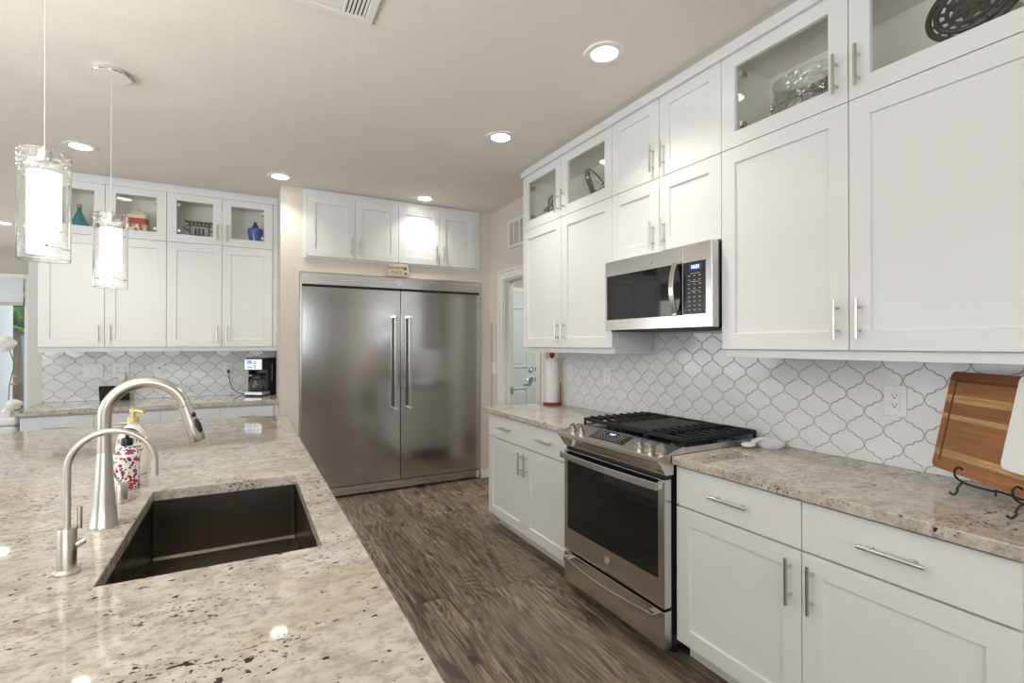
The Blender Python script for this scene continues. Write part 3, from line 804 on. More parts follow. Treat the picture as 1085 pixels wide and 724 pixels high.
def pendant(x,y,label):
    r = root('pendant_light', (x,y,H), label, 'pendant light', 'pendant lights over the island')
    obj('canopy', MB().lathe([(.030,-.0008),(.060,-.0008),(.062,-.016),(.074,-.020),(.076,-.024),(.074,-.027),(.0,-.027)],(x,y,H),n=40), CHROME, r, smooth=True)
    obj('canopy_cap', MB().lathe([(0,-.0272),(.073,-.0272),(.073,-.0285),(0,-.0285)],(x,y,H),n=40), TRIMW, r)
    obj('cord', MB().cyl((x,y,H-.028),(x,y,1.985),.0019,n=8), CORD, r)
    obj('socket_cap', MB().lathe([(0,.040),(.006,.040),(.008,.030),(.018,.026),(.020,-.004),(.042,-.010),(.042,-.018),(0,-.018)],(x,y,1.945),n=28), CHROME, r, smooth=True)
    g_ = MB().lathe([(.0640,1.965),(.0655,1.9665),(.0670,1.965),(.0670,1.615),(.0655,1.6135),(.0640,1.615),(.0640,1.965)],(x,y,0),n=48)
    obj('outer_glass', g_, SEEDED, r, smooth=True, label='clear seeded glass cylinder')
    bb = MB(); rs = random.Random(int(y*100))
    for k in range(150):
        a = rs.uniform(0, 2*PI); zz = 1.962-abs(rs.gauss(0, .035)) if k < 105 else rs.uniform(1.63, 1.95)
        bb.sphere((x+.0655*math.cos(a), y+.0655*math.sin(a), min(1.960, max(1.62, zz))), rs.uniform(.0016, .0034), 8)
    obj('glass_bubble', bb, BUBBLE, r, smooth=True, kind='stuff')
    obj('inner_shade', MB().lathe([(.0415,1.900),(.0430,1.897),(.0430,1.637),(.0415,1.634),(.0400,1.637),(.0400,1.897),(.0415,1.900)],(x,y,0),n=40), OPAL, r, smooth=True, label='glowing white opal glass cylinder')
    m = MB().tube([(x+.0475*math.cos(2*PI*i/36),y+.0475*math.sin(2*PI*i/36),1.655) for i in range(36)],.0014,8,closed=True)
    for a in (0.35,PI+.35,PI/2+.35,-PI/2+.35): m.cyl((x+.0475*math.cos(a),y+.0475*math.sin(a),1.655),(x+.0635*math.cos(a),y+.0635*math.sin(a),1.655),.003,n=8)
    obj('spacer_ring', m, CHROME, r, smooth=True)
    m = MB(); 
    for a in (.35,PI+.35): m.tube([(x+.020*math.cos(a),y+.020*math.sin(a),1.935),(x+.063*math.cos(a),y+.063*math.sin(a),1.945)],.0018,8)
    obj('hanger', m, CHROME, r)
    l = bpy.data.lights.new('bulb','POINT'); l.energy=5; l.shadow_soft_size=.022; l.color=(1,.95,.88)
    o = bpy.data.objects.new('bulb', l); C.objects.link(o); o.parent=r; o.location=(0,0,1.84-H)
pendant(-.568,3.02,'farther glass cylinder pendant light, its round canopy showing on the ceiling')
pendant(-.574,2.14,'nearer and larger-looking glass cylinder pendant light at the left')

# ---------------------------------------------------------------- refrigerator
r = root('refrigerator', (1.245,4.9,0), 'wide stainless steel built-in twin-door refrigerator', 'refrigerator')
obj('body', MB().box(.425,2.065,4.548,5.26,.012,1.945), pbr('grey_metal_case', (.30,.30,.30), .5, .5), r)
for a,b_ in ((.408,.425),(2.065,2.083)): obj('side_trim', MB().box(a,b_,4.500,4.60,.012,1.953), STEELZ, r, bevel=.001)
FSTEEL = NT('fridge_stainless_steel'); b=FSTEEL.b; b.inputs['Metallic'].default_value=1
nn = FSTEEL.noise(FSTEEL.map(FSTEEL.pos(), scale=(1.2,60,330)),1,3,.6)
FSTEEL.put(b.inputs['Base Color'], FSTEEL.mix(nn,(.50,.495,.49),(.55,.545,.54))); b.inputs['Roughness'].default_value=.16; b.inputs['Anisotropic'].default_value=.25
FSTEEL.bump(nn,.04,.0005); FSTEEL=FSTEEL.m
for x0,x1,hx in ((.427,1.2655,1.211),(1.2705,2.063,1.343)):
    d = obj('door', MB().box(x0,x1,4.500,4.546,.098,1.832), FSTEEL, r, bevel=.003)
    m = MB(); m.box(hx-.014,hx+.014,4.438,4.452,.765,1.580)
    h = obj('handle', m, STEELZ, d, bevel=.003)
    for z in (.743,1.580): obj('handle_bracket', MB().box(hx-.018,hx+.018,4.436,4.4995,z,z+.026), CHROME, d, bevel=.003)
obj('upper_grille', MB().box(.426,2.064,4.498,4.546,1.852,1.952), STEELX, r, bevel=.003)
obj('shadow_gap', MB().box(.427,2.063,4.512,4.547,1.834,1.852), DARKGAP, r)
obj('base_grille', MB().box(.426,2.030,4.512,4.547,.018,.088), STEELX, r, bevel=.002)
obj('base_foot', MB().box(2.034,2.080,4.502,4.54,.012,.085), pbr('grey_plastic_foot', (.45,.46,.47), .5), r, bevel=.004)
m = MB().cyl((1.247,4.498,1.905),(1.247,4.492,1.905),.031,n=32)
bd = obj('badge', m, CHROME, r, bevel=.002)
m = MB()
FB = lambda a,b,c:(1.247+a,4.4919-c,1.905+b)
m.tube([FB(.020*math.cos(t),.020*math.sin(t),.0004) for t in [2*PI*i/24 for i in range(24)]],.0014,6,closed=True)
m.tube([FB(-.012,-.004,.0005),FB(-.006,.008,.0005),FB(0,-.004,.0005),FB(.006,.008,.0005),FB(.012,-.003,.0005)],.0014,6)
obj('badge_emblem', m, BLACKM, r)

# sign over the refrigerator
r = root('wooden_sign', (1.245,4.49,1.965), 'small beige sign lettered Honeys Place with sunflowers, above the refrigerator', 'sign')
SIGN = pbr('aged_cream_board', (.62,.54,.40), .7, vary=.18, scale=30); SBR = pbr('dark_brown_paint', (.05,.035,.02), .7)
obj('board', MB().box(1.146,1.344,4.4875,4.4955,1.966,2.078), SIGN, r, bevel=.002)
FS = lambda a,b,c:(1.245+a,4.4873-c,2.022+b)
m = text_mb("HONEY'S",.036,lambda x,y,z:FS(x-.026,y+.018,z+.0006)); 
t_ = obj('lettering', m, SBR, r)
m = text_mb("PLACE",.034,lambda x,y,z:FS(x-.018,y-.022,z+.0006)); obj('lettering', m, SBR, r)
m = MB()
for c_,s_ in (((.062,.018),1),((.066,-.030),.7)):
    for i in range(12):
        a=2*PI*i/12; m.prism([(c_[0]+s_*(.010*math.cos(a-.22)),c_[1]+s_*.010*math.sin(a-.22)),(c_[0]+s_*.026*math.cos(a),c_[1]+s_*.026*math.sin(a)),(c_[0]+s_*.010*math.cos(a+.22),c_[1]+s_*.010*math.sin(a+.22))],lambda p,q,t:FS(p,q,t),.0002,.0010)
obj('sunflower_petals', m, pbr('sunflower_ochre', (.55,.36,.10), .7), r)
m = MB(); m.cyl(FS(.062,.018,0.0002),FS(.062,.018,.003),.0115,n=16); m.cyl(FS(.066,-.030,.0002),FS(.066,-.030,.003),.008,n=16)
for a,b_ in ((-.090,.048),(.090,.048)): m.cyl(FS(a,b_,.0002),FS(a,b_,.002),.004,n=10)
obj('sunflower_centre', m, SBR, r)
obj('hanging_wire', MB().tube([FS(-.012,.055,-.003),FS(-.004,.073,-.001),(1.245+.030,4.4865,2.100),FS(.058,.073,-.001),FS(.066,.055,-.003)],.0011,6), BLACKM, r)

# ---------------------------------------------------------------- range
r = root('range', (1.85,1.88,0), 'stainless steel slide-in gas range with black grates and front knobs', 'range')
Y0,Y1 = 1.5145,2.2500
obj('body', MB().box(1.586,2.165,Y0+.012,Y1-.006,.06,.868), BLACK, r)
obj('leg', MB().cyl((1.66,Y0+.06,.001),(1.66,Y0+.06,.06),.018), BLACK, r); obj('leg', MB().cyl((1.66,Y1-.06,.001),(1.66,Y1-.06,.06),.018), BLACK, r)
obj('leg', MB().cyl((2.1,Y0+.06,.001),(2.1,Y0+.06,.06),.018), BLACK, r); obj('leg', MB().cyl((2.1,Y1-.06,.001),(2.1,Y1-.06,.06),.018), BLACK, r)
m = MB().prism([(1.503,.868),(1.640,.901),(1.662,.901),(1.662,.8705),(1.592,.8705),(1.592,.790),(1.548,.790),(1.512,.842),(1.503,.848)], lambda p,q,t:(p,t,q), Y0-.004, Y1+.002)
cp = obj('control_panel', m, STEELY, r, bevel=.0015)
TL = (.901-.868)/(1.640-1.503)
FP = lambda u,v,w:(1.503+u-w*TL, v, .868+u*TL+w)      # u into depth, v along Y, w off the panel
for ky in (1.543,1.612,1.675,2.112,2.182):
    m = MB(); c0=FP(.050,ky,.0005); c1=FP(.050,ky,.006); c2=FP(.050,ky,.026)
    m.cyl(c0,c1,.0235,.0225,n=28); m.cyl(c1,c2,.0185,.0165,n=28)
    m.hexa([FP(.050-.019,ky-.0045,.018),FP(.050+.019,ky-.0045,.018),FP(.050+.019,ky+.0045,.018),FP(.050-.019,ky+.0045,.018),FP(.050-.017,ky-.003,.036),FP(.050+.017,ky-.003,.036),FP(.050+.017,ky+.003,.036),FP(.050-.017,ky+.003,.036)])
    obj('knob', m, NICKEL, r, smooth=True, bevel=.0012)
m = MB().hexa([FP(.030,1.765,.0004),FP(.122,1.790,.0004),FP(.122,2.045,.0004),FP(.030,2.015,.0004),FP(.030,1.765,.0014),FP(.122,1.790,.0014),FP(.122,2.045,.0014),FP(.030,2.015,.0014)])
dp = obj('touch_display', m, BGLASS, r)
GREYP = pbr('pale_grey_print', (.45,.45,.45), .6)
m = MB()
for i in range(5):
    for yy_ in (1.815+.022*k for k in range(10)):
        if 1.86<yy_<1.96 and i>2: continue
        u_ = .042+i*.016
        m.box(0,0.0001,0,0.0001,-1,-.9999) if False else m.hexa([FP(u_,yy_,.0015),FP(u_+.004,yy_,.0015),FP(u_+.004,yy_+.008,.0015),FP(u_,yy_+.008,.0015),FP(u_,yy_,.0018),FP(u_+.004,yy_,.0018),FP(u_+.004,yy_+.008,.0018),FP(u_,yy_+.008,.0018)])
obj('button_print', m, GREYP, dp)
DIGIT = pbr('lit_blue_digits', (.3,.5,.9), .5, emit=(.45,.65,1), es=2.5, vary=0)
obj('clock_digits', text_mb('10:21',.020,lambda x,y,z:FP(.100+y,1.915-x,.0015+z)), DIGIT, dp)
# cooktop
m = MB(); m.box(1.662,2.165,Y0+.004,Y1-.004,.8705,.893)
obj('cooktop', m, pbr('black_enamel', (.012,.012,.012), .2), r, bevel=.003)
for a,b_ in ((Y0-.005,Y0+.0035),(Y1-.0035,Y1+.005)): obj('side_trim', MB().box(1.662,2.160,a,b_,CT+.0008,.898), STEELZ, r, bevel=.001)
def grate(y0,y1,griddle=False):
    m = MB(); z0,z1=.914,.932; x0,x1=1.672,2.150; w=.014
    m.box(x0,x1,y0,y0+w,z0,z1); m.box(x0,x1,y1-w,y1,z0,z1); m.box(x0,x0+w,y0+w,y1-w,z0,z1); m.box(x1-w,x1,y0+w,y1-w,z0,z1)
    n=9
    if griddle:
        m.box(x0+.03,x1-.05,y0+w,y1-w,.922,.931)
    else:
        for i in range(1,n):
            xx=x0+(x1-x0)*i/n
            ym=(y0+y1)/2
            m.box(xx-w/2,xx+w/2,y0+w,ym-.022,z0+.003,z1+.004); m.box(xx-w/2,xx+w/2,ym+.022,y1-w,z0+.003,z1+.004)
            m.box(xx-w/2,xx+w/2,y0-.001,y0+w,z1,z1+.006); m.box(xx-w/2,xx+w/2,y1-w,y1+.001,z1,z1+.006)
        m.box((x0+x1)/2-.1,(x0+x1)/2+.1,(y0+y1)/2-.005,(y0+y1)/2+.005,z0,z1-.002)
    for xx in (x0+.006,x1-.006):
        for y in (y0+.006,y1-.006): m.box(xx-.006,xx+.006,y-.006,y+.006,.8935,z0)
    return obj('griddle_plate' if griddle else 'grate', m, IRON, r, bevel=.002)
grate(Y0+.006,Y0+.246); grate(Y1-.246,Y1-.006); grate(Y0+.250,Y1-.250,True)
for x,y in ((1.80,Y0+.125),(2.03,Y0+.125),(1.80,Y1-.125),(2.03,Y1-.125)):
    obj('burner', MB().lathe([(.050,.8935),(.050,.900),(.038,.902),(.036,.908),(.030,.911),(0,.911)],(x,y,0),n=28), IRON, r, smooth=True)
# oven door
d = obj('oven_door', MB().box(1.5405,1.584,Y0,Y1-.004,.232,.772), STEELY, r, bevel=.004)
obj('window_glass', MB().box(1.5375,1.5410,Y0+.036,Y1-.040,.352,.770), BGLASS, d, bevel=.0015, label='black glass window')
obj('vent_gap', MB().box(1.556,1.59,Y0+.004,Y1-.006,.774,.790), DARKGAP, r)
m = MB(); pts=[]
for i in range(17):
    t=i/16; y=Y0+.006+(Y1-Y0-.026)*t; pts.append((1.500-.014*math.sin(PI*t),y,.748))
for a,b_ in zip(pts,pts[1:]):
    m.hexa([(a[0],a[1],a[2]-.016),(a[0]+.012,a[1],a[2]-.016),(b_[0]+.012,b_[1],b_[2]-.016),(b_[0],b_[1],b_[2]-.016),(a[0],a[1],a[2]+.016),(a[0]+.012,a[1],a[2]+.016),(b_[0]+.012,b_[1],b_[2]+.016),(b_[0],b_[1],b_[2]+.016)])
bmesh.ops.remove_doubles(m.bm, verts=m.bm.verts, dist=.0001)
m.box(1.505,1.542,Y0+.006,Y0+.030,.735,.761); m.box(1.505,1.542,Y1-.044,Y1-.020,.735,.761)
obj('handle', m, STEELY, d, bevel=.002)
def badge(parent, fr, a, b, rad):
    o = obj('badge', MB().cyl(fr(a,b,0.0003),fr(a,b,.0035),rad,n=32), STEELX, parent, bevel=.001)
    m = MB(); P=lambda x,y: fr(a+x*rad,b+y*rad,.0036)
    m.tube([P(.84*math.cos(t),.84*math.sin(t)) for t in [2*PI*i/24 for i in range(24)]],rad*.04,5,closed=True)
    m.tube([P(-.5,-.1),P(-.55,.3),P(-.25,.45),P(-.05,.2),P(-.25,-.05),P(-.05,-.35),P(-.35,-.5),P(-.5,-.3)],rad*.05,5)
    m.tube([P(.5,.3),P(.25,.45),P(.1,.2),P(.3,.02),P(.1,-.15),P(.2,-.45),P(.5,-.35)],rad*.05,5)
    obj('badge_script', m, GREYP, o)
badge(d, FR(1.5405), 1.884,.298,.018)
d = obj('storage_drawer', MB().box(1.5405,1.584,Y0,Y1-.004,.062,.220), STEELY, r, bevel=.004)
m = MB(); pts=[]
for i in range(17):
    t=i/16; y=Y0+.036+(Y1-Y0-.076)*t; pts.append((1.510-.030*math.sin(PI*t),y,.194))
for a,b_ in zip(pts,pts[1:]):
    m.hexa([(a[0],a[1],a[2]-.015),(a[0]+.006,a[1],a[2]-.015),(b_[0]+.006,b_[1],b_[2]-.015),(b_[0],b_[1],b_[2]-.015),(a[0],a[1],a[2]+.012),(a[0]+.006,a[1],a[2]+.012),(b_[0]+.006,b_[1],b_[2]+.012),(b_[0],b_[1],b_[2]+.012)])
bmesh.ops.remove_doubles(m.bm, verts=m.bm.verts, dist=.0001)
m.box(1.512,1.541,Y0+.036,Y0+.078,.182,.206); m.box(1.512,1.541,Y1-.082,Y1-.040,.182,.206)
obj('handle', m, STEELY, d, bevel=.002)

# ---------------------------------------------------------------- microwave
r = root('microwave', (1.98,1.85,1.42), 'stainless steel over-the-range microwave with black glass door and keypad', 'microwave')
obj('case', MB().box(1.846,XW-.009,1.4850,2.2165,1.424,1.798), BLACK, r, bevel=.002)
obj('underside_vent', MB().box(1.83,2.14,1.50,2.20,1.412,1.4235), SLOT, r, bevel=.002)
m = MB()
m.prism([(1.800,1.6486),(1.800,2.2120),(1.804,2.2165),(1.845,2.2165),(1.845,1.6486)], lambda p,q,t:(p,q,t), 1.418,1.801)
d = obj('door', m, STEELY, r, bevel=.0015)
obj('door_glass', MB().box(1.7975,1.803,1.6515,2.197,1.476,1.720), BGLASS, d, bevel=.001, label='black glass window')
m = MB().prism([(1.800,1.6478),(1.800,1.4900),(1.804,1.4865),(1.845,1.4865),(1.845,1.6478)], lambda p,q,t:(p,q,t), 1.418,1.801)
obj('control_side', m, STEELY, r, bevel=.0015)
kp = obj('keypad', MB().box(1.7985,1.803,1.520,1.6475,1.478,1.718), BLACK, r)
KF = lambda a,b,c:(1.7985-c,a,b)
obj('display', MB().fbox(KF,1.540,1.610,1.678,1.707,.0003,.0010), pbr('dark_blue_screen', (.02,.02,.07), .15, emit=(.05,.06,.25), es=.6, vary=0), kp)
obj('clock_digits', text_mb('10:21',.022,lambda x,y,z:KF(1.575-x,1.6925+y,.0012+z),bold=.0004), DIGIT, kp)
m = MB()
for i in range(9):
    for k in range(3):
        a_,b__ = 1.545+k*.030, 1.496+i*.0195
        m.fbox(KF,a_,a_+.011,b__,b__+.0035,.0003,.0006)
for b__ in (1.583,1.625,1.663): m.fbox(KF,1.550,1.602,b__,b__+.002,.0003,.0006)
obj('key_print', m, GREYP, kp)
m = MB(); pts=[(1.778-.026*math.sin(PI*i/14),1.680,1.478+(1.732-1.478)*i/14) for i in range(15)]
for a,b_ in zip(pts,pts[1:]):
    m.hexa([(a[0],a[1]-.014,a[2]),(a[0]+.010,a[1]-.014,a[2]),(a[0]+.010,a[1]+.014,a[2]),(a[0],a[1]+.014,a[2]),(b_[0],b_[1]-.014,b_[2]),(b_[0]+.010,b_[1]-.014,b_[2]),(b_[0]+.010,b_[1]+.014,b_[2]),(b_[0],b_[1]+.014,b_[2])])
bmesh.ops.remove_doubles(m.bm, verts=m.bm.verts, dist=.0001)
m.box(1.776,1.799,1.668,1.692,1.478,1.498); m.box(1.776,1.799,1.668,1.692,1.712,1.732)
obj('handle', m, STEELZ, d, bevel=.002)
badge(d, FR(1.8005), 1.862,1.760,.016)

# ---------------------------------------------------------------- island: faucets, bottles
r = root('kitchen_faucet', (-.316,1.62,CT), 'tall brushed nickel pull-down kitchen faucet behind the island sink', 'faucet')
x,y = -.316,1.62
obj('base', MB().lathe([(.031,0.0005),(.031,.006),(.029,.010),(.0245,.060),(.0195,.120),(.0155,.186),(.0150,.190),(0,.190)],(x,y,CT),n=36), NICKEL, r, smooth=True)
cx,cz,RA = x+.0880,1.151,.0880
path=[(x,y,1.0625),(x,y,1.10),(x,y,cz)]+[(cx-RA*math.cos(t),y,cz+RA*math.sin(t)) for t in [PI*.925*i/26 for i in range(1,27)]]
obj('neck', MB().tube(path,.0148,20), NICKEL, r, smooth=True)
e0=Vector(path[-1]); dr=(e0-Vector(path[-2])).normalized()
h = MB().tube([e0+dr*.0015,e0+dr*.018,e0+dr*.05,e0+dr*.100,e0+dr*.1025],[.0155,.0158,.0180,.0205,.0190],24)
hd = obj('spray_head', h, NICKEL, r, smooth=True)
nrm = Vector((dr.z,0,-dr.x))
if nrm.x<0: nrm=-nrm
nrm = (nrm+Vector((0,-.75,0))).normalized()
m = MB(); m.sphere(e0+dr*.030+nrm*.0135,.0078,14); m.tube([e0+dr*.048+nrm*.0155,e0+dr*.060+nrm*.0175,e0+dr*.075+nrm*.0180],[.0070,.0085,.0070],12); m.sphere(e0+dr*.048+nrm*.0155,.007,12); m.sphere(e0+dr*.075+nrm*.018,.007,12)
obj('spray_button', m, BLACK, hd, smooth=True)
r = root('faucet_lever', (-.318,1.845,CT), 'short brushed nickel cylinder with side lever between the faucet and the sink corner', 'faucet handle')
obj('post', MB().lathe([(.0215,.0005),(.0215,.005),(.0185,.007),(.0185,.052),(.0170,.056),(0,.056)],(-.322,1.845,CT),n=28), NICKEL, r, smooth=True)
obj('lever', MB().tube([(-.322,1.845,CT+.045),(-.345,1.865,CT+.075),(-.352,1.872,CT+.09)],[.006,.0055,.005],10), NICKEL, r, smooth=True)
r = root('filtered_water_tap', (-.318,1.325,CT), 'slim brushed nickel filtered water tap with thin arched spout, nearest the camera', 'faucet')
x,y=-.318,1.325
obj('base', MB().lathe([(.0225,.0005),(.0225,.005),(.0190,.008),(.0160,.010),(.0160,.088),(.0150,.092),(0,.092)],(x,y,CT),n=30), NICKEL, r, smooth=True)
RA=.0735; cz=1.083
path=[(x,y,CT+.090),(x,y,1.03),(x,y,cz)]+[(x+RA-RA*math.cos(t),y,cz+RA*math.sin(t)) for t in [PI*i/24 for i in range(1,25)]]+[(x+2*RA,y,cz-.030)]
obj('spout', MB().tube(path,.0062,14), NICKEL, r, smooth=True)
m = MB(); m.cyl((x+.014,y,CT+.055),(x+.028,y+.005,CT+.062),.0075,n=14)
obj('valve_stem', m, NICKEL, r, smooth=True)
obj('lever', MB().cyl((x+.017,y+.012,CT+.085),(x+.017,y+.012,CT+.130),.0048,n=12), NICKEL, r, smooth=True)

# patterned hand soap
def pattern():
    t = NT('red_blue_floral_print'); b=t.b; p=t.pos()
    v=t.new('ShaderNodeTexVoronoi'); t.put(v.inputs['Vector'], t.map(p,scale=(1,1,1))); v.inputs['Scale'].default_value=68
    v2=t.new('ShaderNodeTexVoronoi'); t.put(v2.inputs['Vector'], t.map(p,loc=(.3,.2,.7))); v2.inputs['Scale'].default_value=120
    c=t.mix(t.math('LESS_THAN', v.outputs['Distance'], .42),(.86,.84,.85),(.55,.035,.05))
    rn=t.white(v2.outputs['Position'])[0]
    c=t.mix(t.math('MULTIPLY', t.math('LESS_THAN', v2.outputs['Distance'], .50), t.math('GREATER_THAN', rn, .45)),c,(.035,.05,.16))
    z=t.sep(p)[2]
    band=t.math('MULTIPLY', t.math('GREATER_THAN', z, .979), t.math('LESS_THAN', z, .987))
    c=t.mix(band,c,(.86,.84,.86))
    t.put(b.inputs['Base Color'],c); b.inputs['Roughness'].default_value=.25
    return t.m
r = root('hand_soap_bottle', (-.334,2.01,CT), 'red white and blue patterned soap bottle with black pump beside the faucet', 'soap bottle')
x,y=-.334,2.01
obj('bottle', MB().lathe([(0,.0005),(.030,.0005),(.034,.004),(.034,.092),(.036,.098),(.036,.110),(.033,.116),(.026,.128),(.014,.136),(.012,.140),(0,.140)],(x,y,CT),n=36), pattern(), r, smooth=True)
m = MB().lathe([(0,.1402),(.0155,.1402),(.0160,.142),(.0160,.158),(.013,.163),(.0055,.166),(.0050,.185),(.011,.188),(.011,.194),(0,.196)],(x,y,CT),n=26)
m.tube([(x,y,CT+.190),(x+.018,y-.018,CT+.190),(x+.030,y-.030,CT+.184)],[.0065,.0055,.0045],10)
obj('pump', m, BLACK, r, smooth=True)
# lotion
r = root('lotion_bottle', (-.352,2.22,CT), 'white lotion bottle with gold pump, behind the patterned soap bottle', 'lotion bottle')
x,y=-.352,2.22
prof=[(0,.0005),(.040,.0005),(.046,.006),(.049,.06),(.050,.10),(.046,.130),(.034,.158),(.022,.175),(.016,.180),(.015,.188),(0,.188)]
obj('bottle', MB().lathe(prof,(x,y,CT),n=40,sx=1,sy=.62), pbr('pearly_white_plastic', (.84,.82,.76), .3), r, smooth=True)
GOLD = pbr('gold_plastic', (.78,.62,.28), .25, .6)
m = MB().lathe([(0,.1882),(.018,.1882),(.018,.204),(.014,.208),(.006,.210),(.006,.222),(.011,.224),(.011,.235),(0,.237)],(x,y,CT),n=26)
m.tube([(x,y,CT+.229),(x+.022,y-.02,CT+.229),(x+.036,y-.032,CT+.223)],[.0065,.006,.005],10)
obj('pump', m, GOLD, r, smooth=True)
def curve_front(cx,cy,rx,ry):
    def f(px,pz,dz):
        a=px/rx - .10
        return (cx+math.sin(a)*(rx+.0006), cy-math.cos(a)*(ry+.0012)-dz, pz)
    return f
cf=curve_front(x,y,.050,.031)
obj('lettering', text_mb('JERGENS',.024,lambda X,Y,Z:cf(X,CT+.125+Y,Z)), pbr('black_print', (.03,.03,.04), .6), r)
obj('lettering', text_mb('Extreme\nShea Butter',.013,lambda X,Y,Z:cf(X+.01,CT+.098+Y,Z),bold=.0003), pbr('red_brown_print', (.35,.06,.05), .6), r)

# ---------------------------------------------------------------- things on the range-wall worktops
RED = pbr('glossy_dark_red_paint', (.28,.012,.020), .2)
r = root('paper_towel_holder', (2.105,3.235,CT), 'dark red paper towel stand with ball finial on the worktop beside the doorway', 'paper towel holder')
x,y=2.105,3.235
m = MB().lathe([(0,.0005),(.070,.0005),(.074,.004),(.074,.010),(.068,.016),(.02,.018),(0,.018)],(x,y,CT),n=36); obj('base', m, RED, r, smooth=True)
obj('pole', MB().cyl((x,y,CT+.018),(x,y,CT+.375),.006,n=12), RED, r)
obj('finial', MB().sphere((x,y,CT+.385),.021,20), RED, r, smooth=True)
m = MB().cyl((x+.038,y-.060,CT+.014),(x+.038,y-.060,CT+.165),.0052,n=12); m.sphere((x+.038,y-.060,CT+.166),.0062,12)
obj('tension_arm', m, RED, r, smooth=True)
m = MB().lathe([(.020,.0195),(.049,.0195),(.050,.022),(.050,.355),(.049,.3575),(.020,.3575),(.018,.355),(.018,.022),(.020,.0195)],(x,y,CT),n=36)
thing('paper_towel_roll', m, pbr('white_paper', (.84,.84,.83), .95, bumps=(120,.3,.002)), 'white paper towel roll on the dark red stand', 'paper towels', smooth=True)
# spoon rest and spoon
r = root('spoon_rest', (2.10,1.44,CT), 'white oval ceramic spoon rest on the worktop right of the range', 'spoon rest')
m = MB().lathe([(0,.0008),(.050,.0008),(.062,.012),(.066,.027),(.063,.027),(.056,.014),(.042,.007),(0,.006)],(2.105,1.425,CT),n=36,sx=.92,sy=1.05); obj('dish', m, CERAM, r, smooth=True)
m = MB(); pts=[(2.085,1.425,CT+.024),(2.05,1.435,CT+.026),(2.01,1.452,CT+.019)]
m.tube([(2.090,1.424,CT+.041),(2.065,1.431,CT+.042),(2.035,1.442,CT+.033),(2.012,1.448,CT+.024)],[.007,.0085,.010,.012],12)
m.sphere((1.995,1.452,CT+.018),.036,20,(1,.78,.36))
thing('serving_spoon', m, CERAM, 'white spoon lying on the white spoon rest, bowl toward the grates', 'spoon', smooth=True)
# cutting board on easel: local frame (u along board, v up, w toward viewer)
ang = math.atan2(-.80,-.60)
def woodboard():
    t = NT('striped_teak'); b=t.b
    tc=t.n.new('ShaderNodeTexCoord').outputs['Object']; x_,y_,z_=t.sep(tc)
    g=t.noise(t.comb(t.math('MULTIPLY',x_,2.2),0,t.math('MULTIPLY',z_,30)),2.2,5,.6,1.0)
    dk,md,lt,pa=(.20,.070,.022),(.33,.135,.045),(.38,.165,.058),(.60,.38,.17)
    c=t.ramp(t.math('DIVIDE',z_,.325),[(0,lt),(.13,pa),(.20,md),(.36,lt),(.51,pa),(.56,md),(.68,pa),(.755,lt),(.90,dk)],'CONSTANT')
    c=t.mix(t.ramp(g,[(.38,.0),(.66,.6)]),c,(.17,.060,.020))
    t.put(b.inputs['Base Color'],c); b.inputs['Roughness'].default_value=.38
    return t.m
BX = Vector((2.045,.790,.930))
def rboard(u0,u1,v0,v1,w0,w1,rad):
    m=MB(); pts=[]
    for cx,cy,a0 in ((u1-rad,v1-rad,0),(u0+rad,v1-rad,PI/2),(u0+rad,v0+rad,PI),(u1-rad,v0+rad,1.5*PI)):
        for i in range(7):
            a=a0+PI/2*i/6; pts.append((cx+rad*math.cos(a),cy+rad*math.sin(a)))
    m.prism(pts,lambda p,q,t:(p,t,q),w0,w1); return m
lean=.20
def easel_mat(loc):
    ud=Vector((-.60,-.80,0)); nd=Vector((-.80,.60,0))      # nd points to the viewer
    vd=(Vector((0,0,1))*math.cos(lean)-nd*math.sin(lean)).normalized(); wd=ud.cross(vd)
    if wd.dot(nd)<0: wd=-wd
    # local x=u, local y=-w, local z=v
    return Matrix.Translation(loc)@Matrix(((ud.x,-wd.x,vd.x,0),(ud.y,-wd.y,vd.y,0),(ud.z,-wd.z,vd.z,0),(0,0,0,1)))
M4=easel_mat(BX)
r = root('cutting_board', BX, 'striped teak cutting board leaning on the black easel at the right', 'cutting board')
r.matrix_world = M4
m = rboard(0,.50,0,.325,-.010,.010,.018)
obj('board', m, woodboard(), r, local=True, bevel=.002)
m = MB()
g0,g1,h0,h1=.028,.472,.028,.297
DW = pbr('dark_groove_wood', (.12,.045,.018), .5)
for q in ((g0,g0+.007,h0,h1),(g0,g1,h1-.007,h1),(g1-.007,g1,h0,h1)): m.box(q[0],q[1],-.0106,-.0098,q[2],q[3])
obj('juice_groove', m, DW, r, local=True)
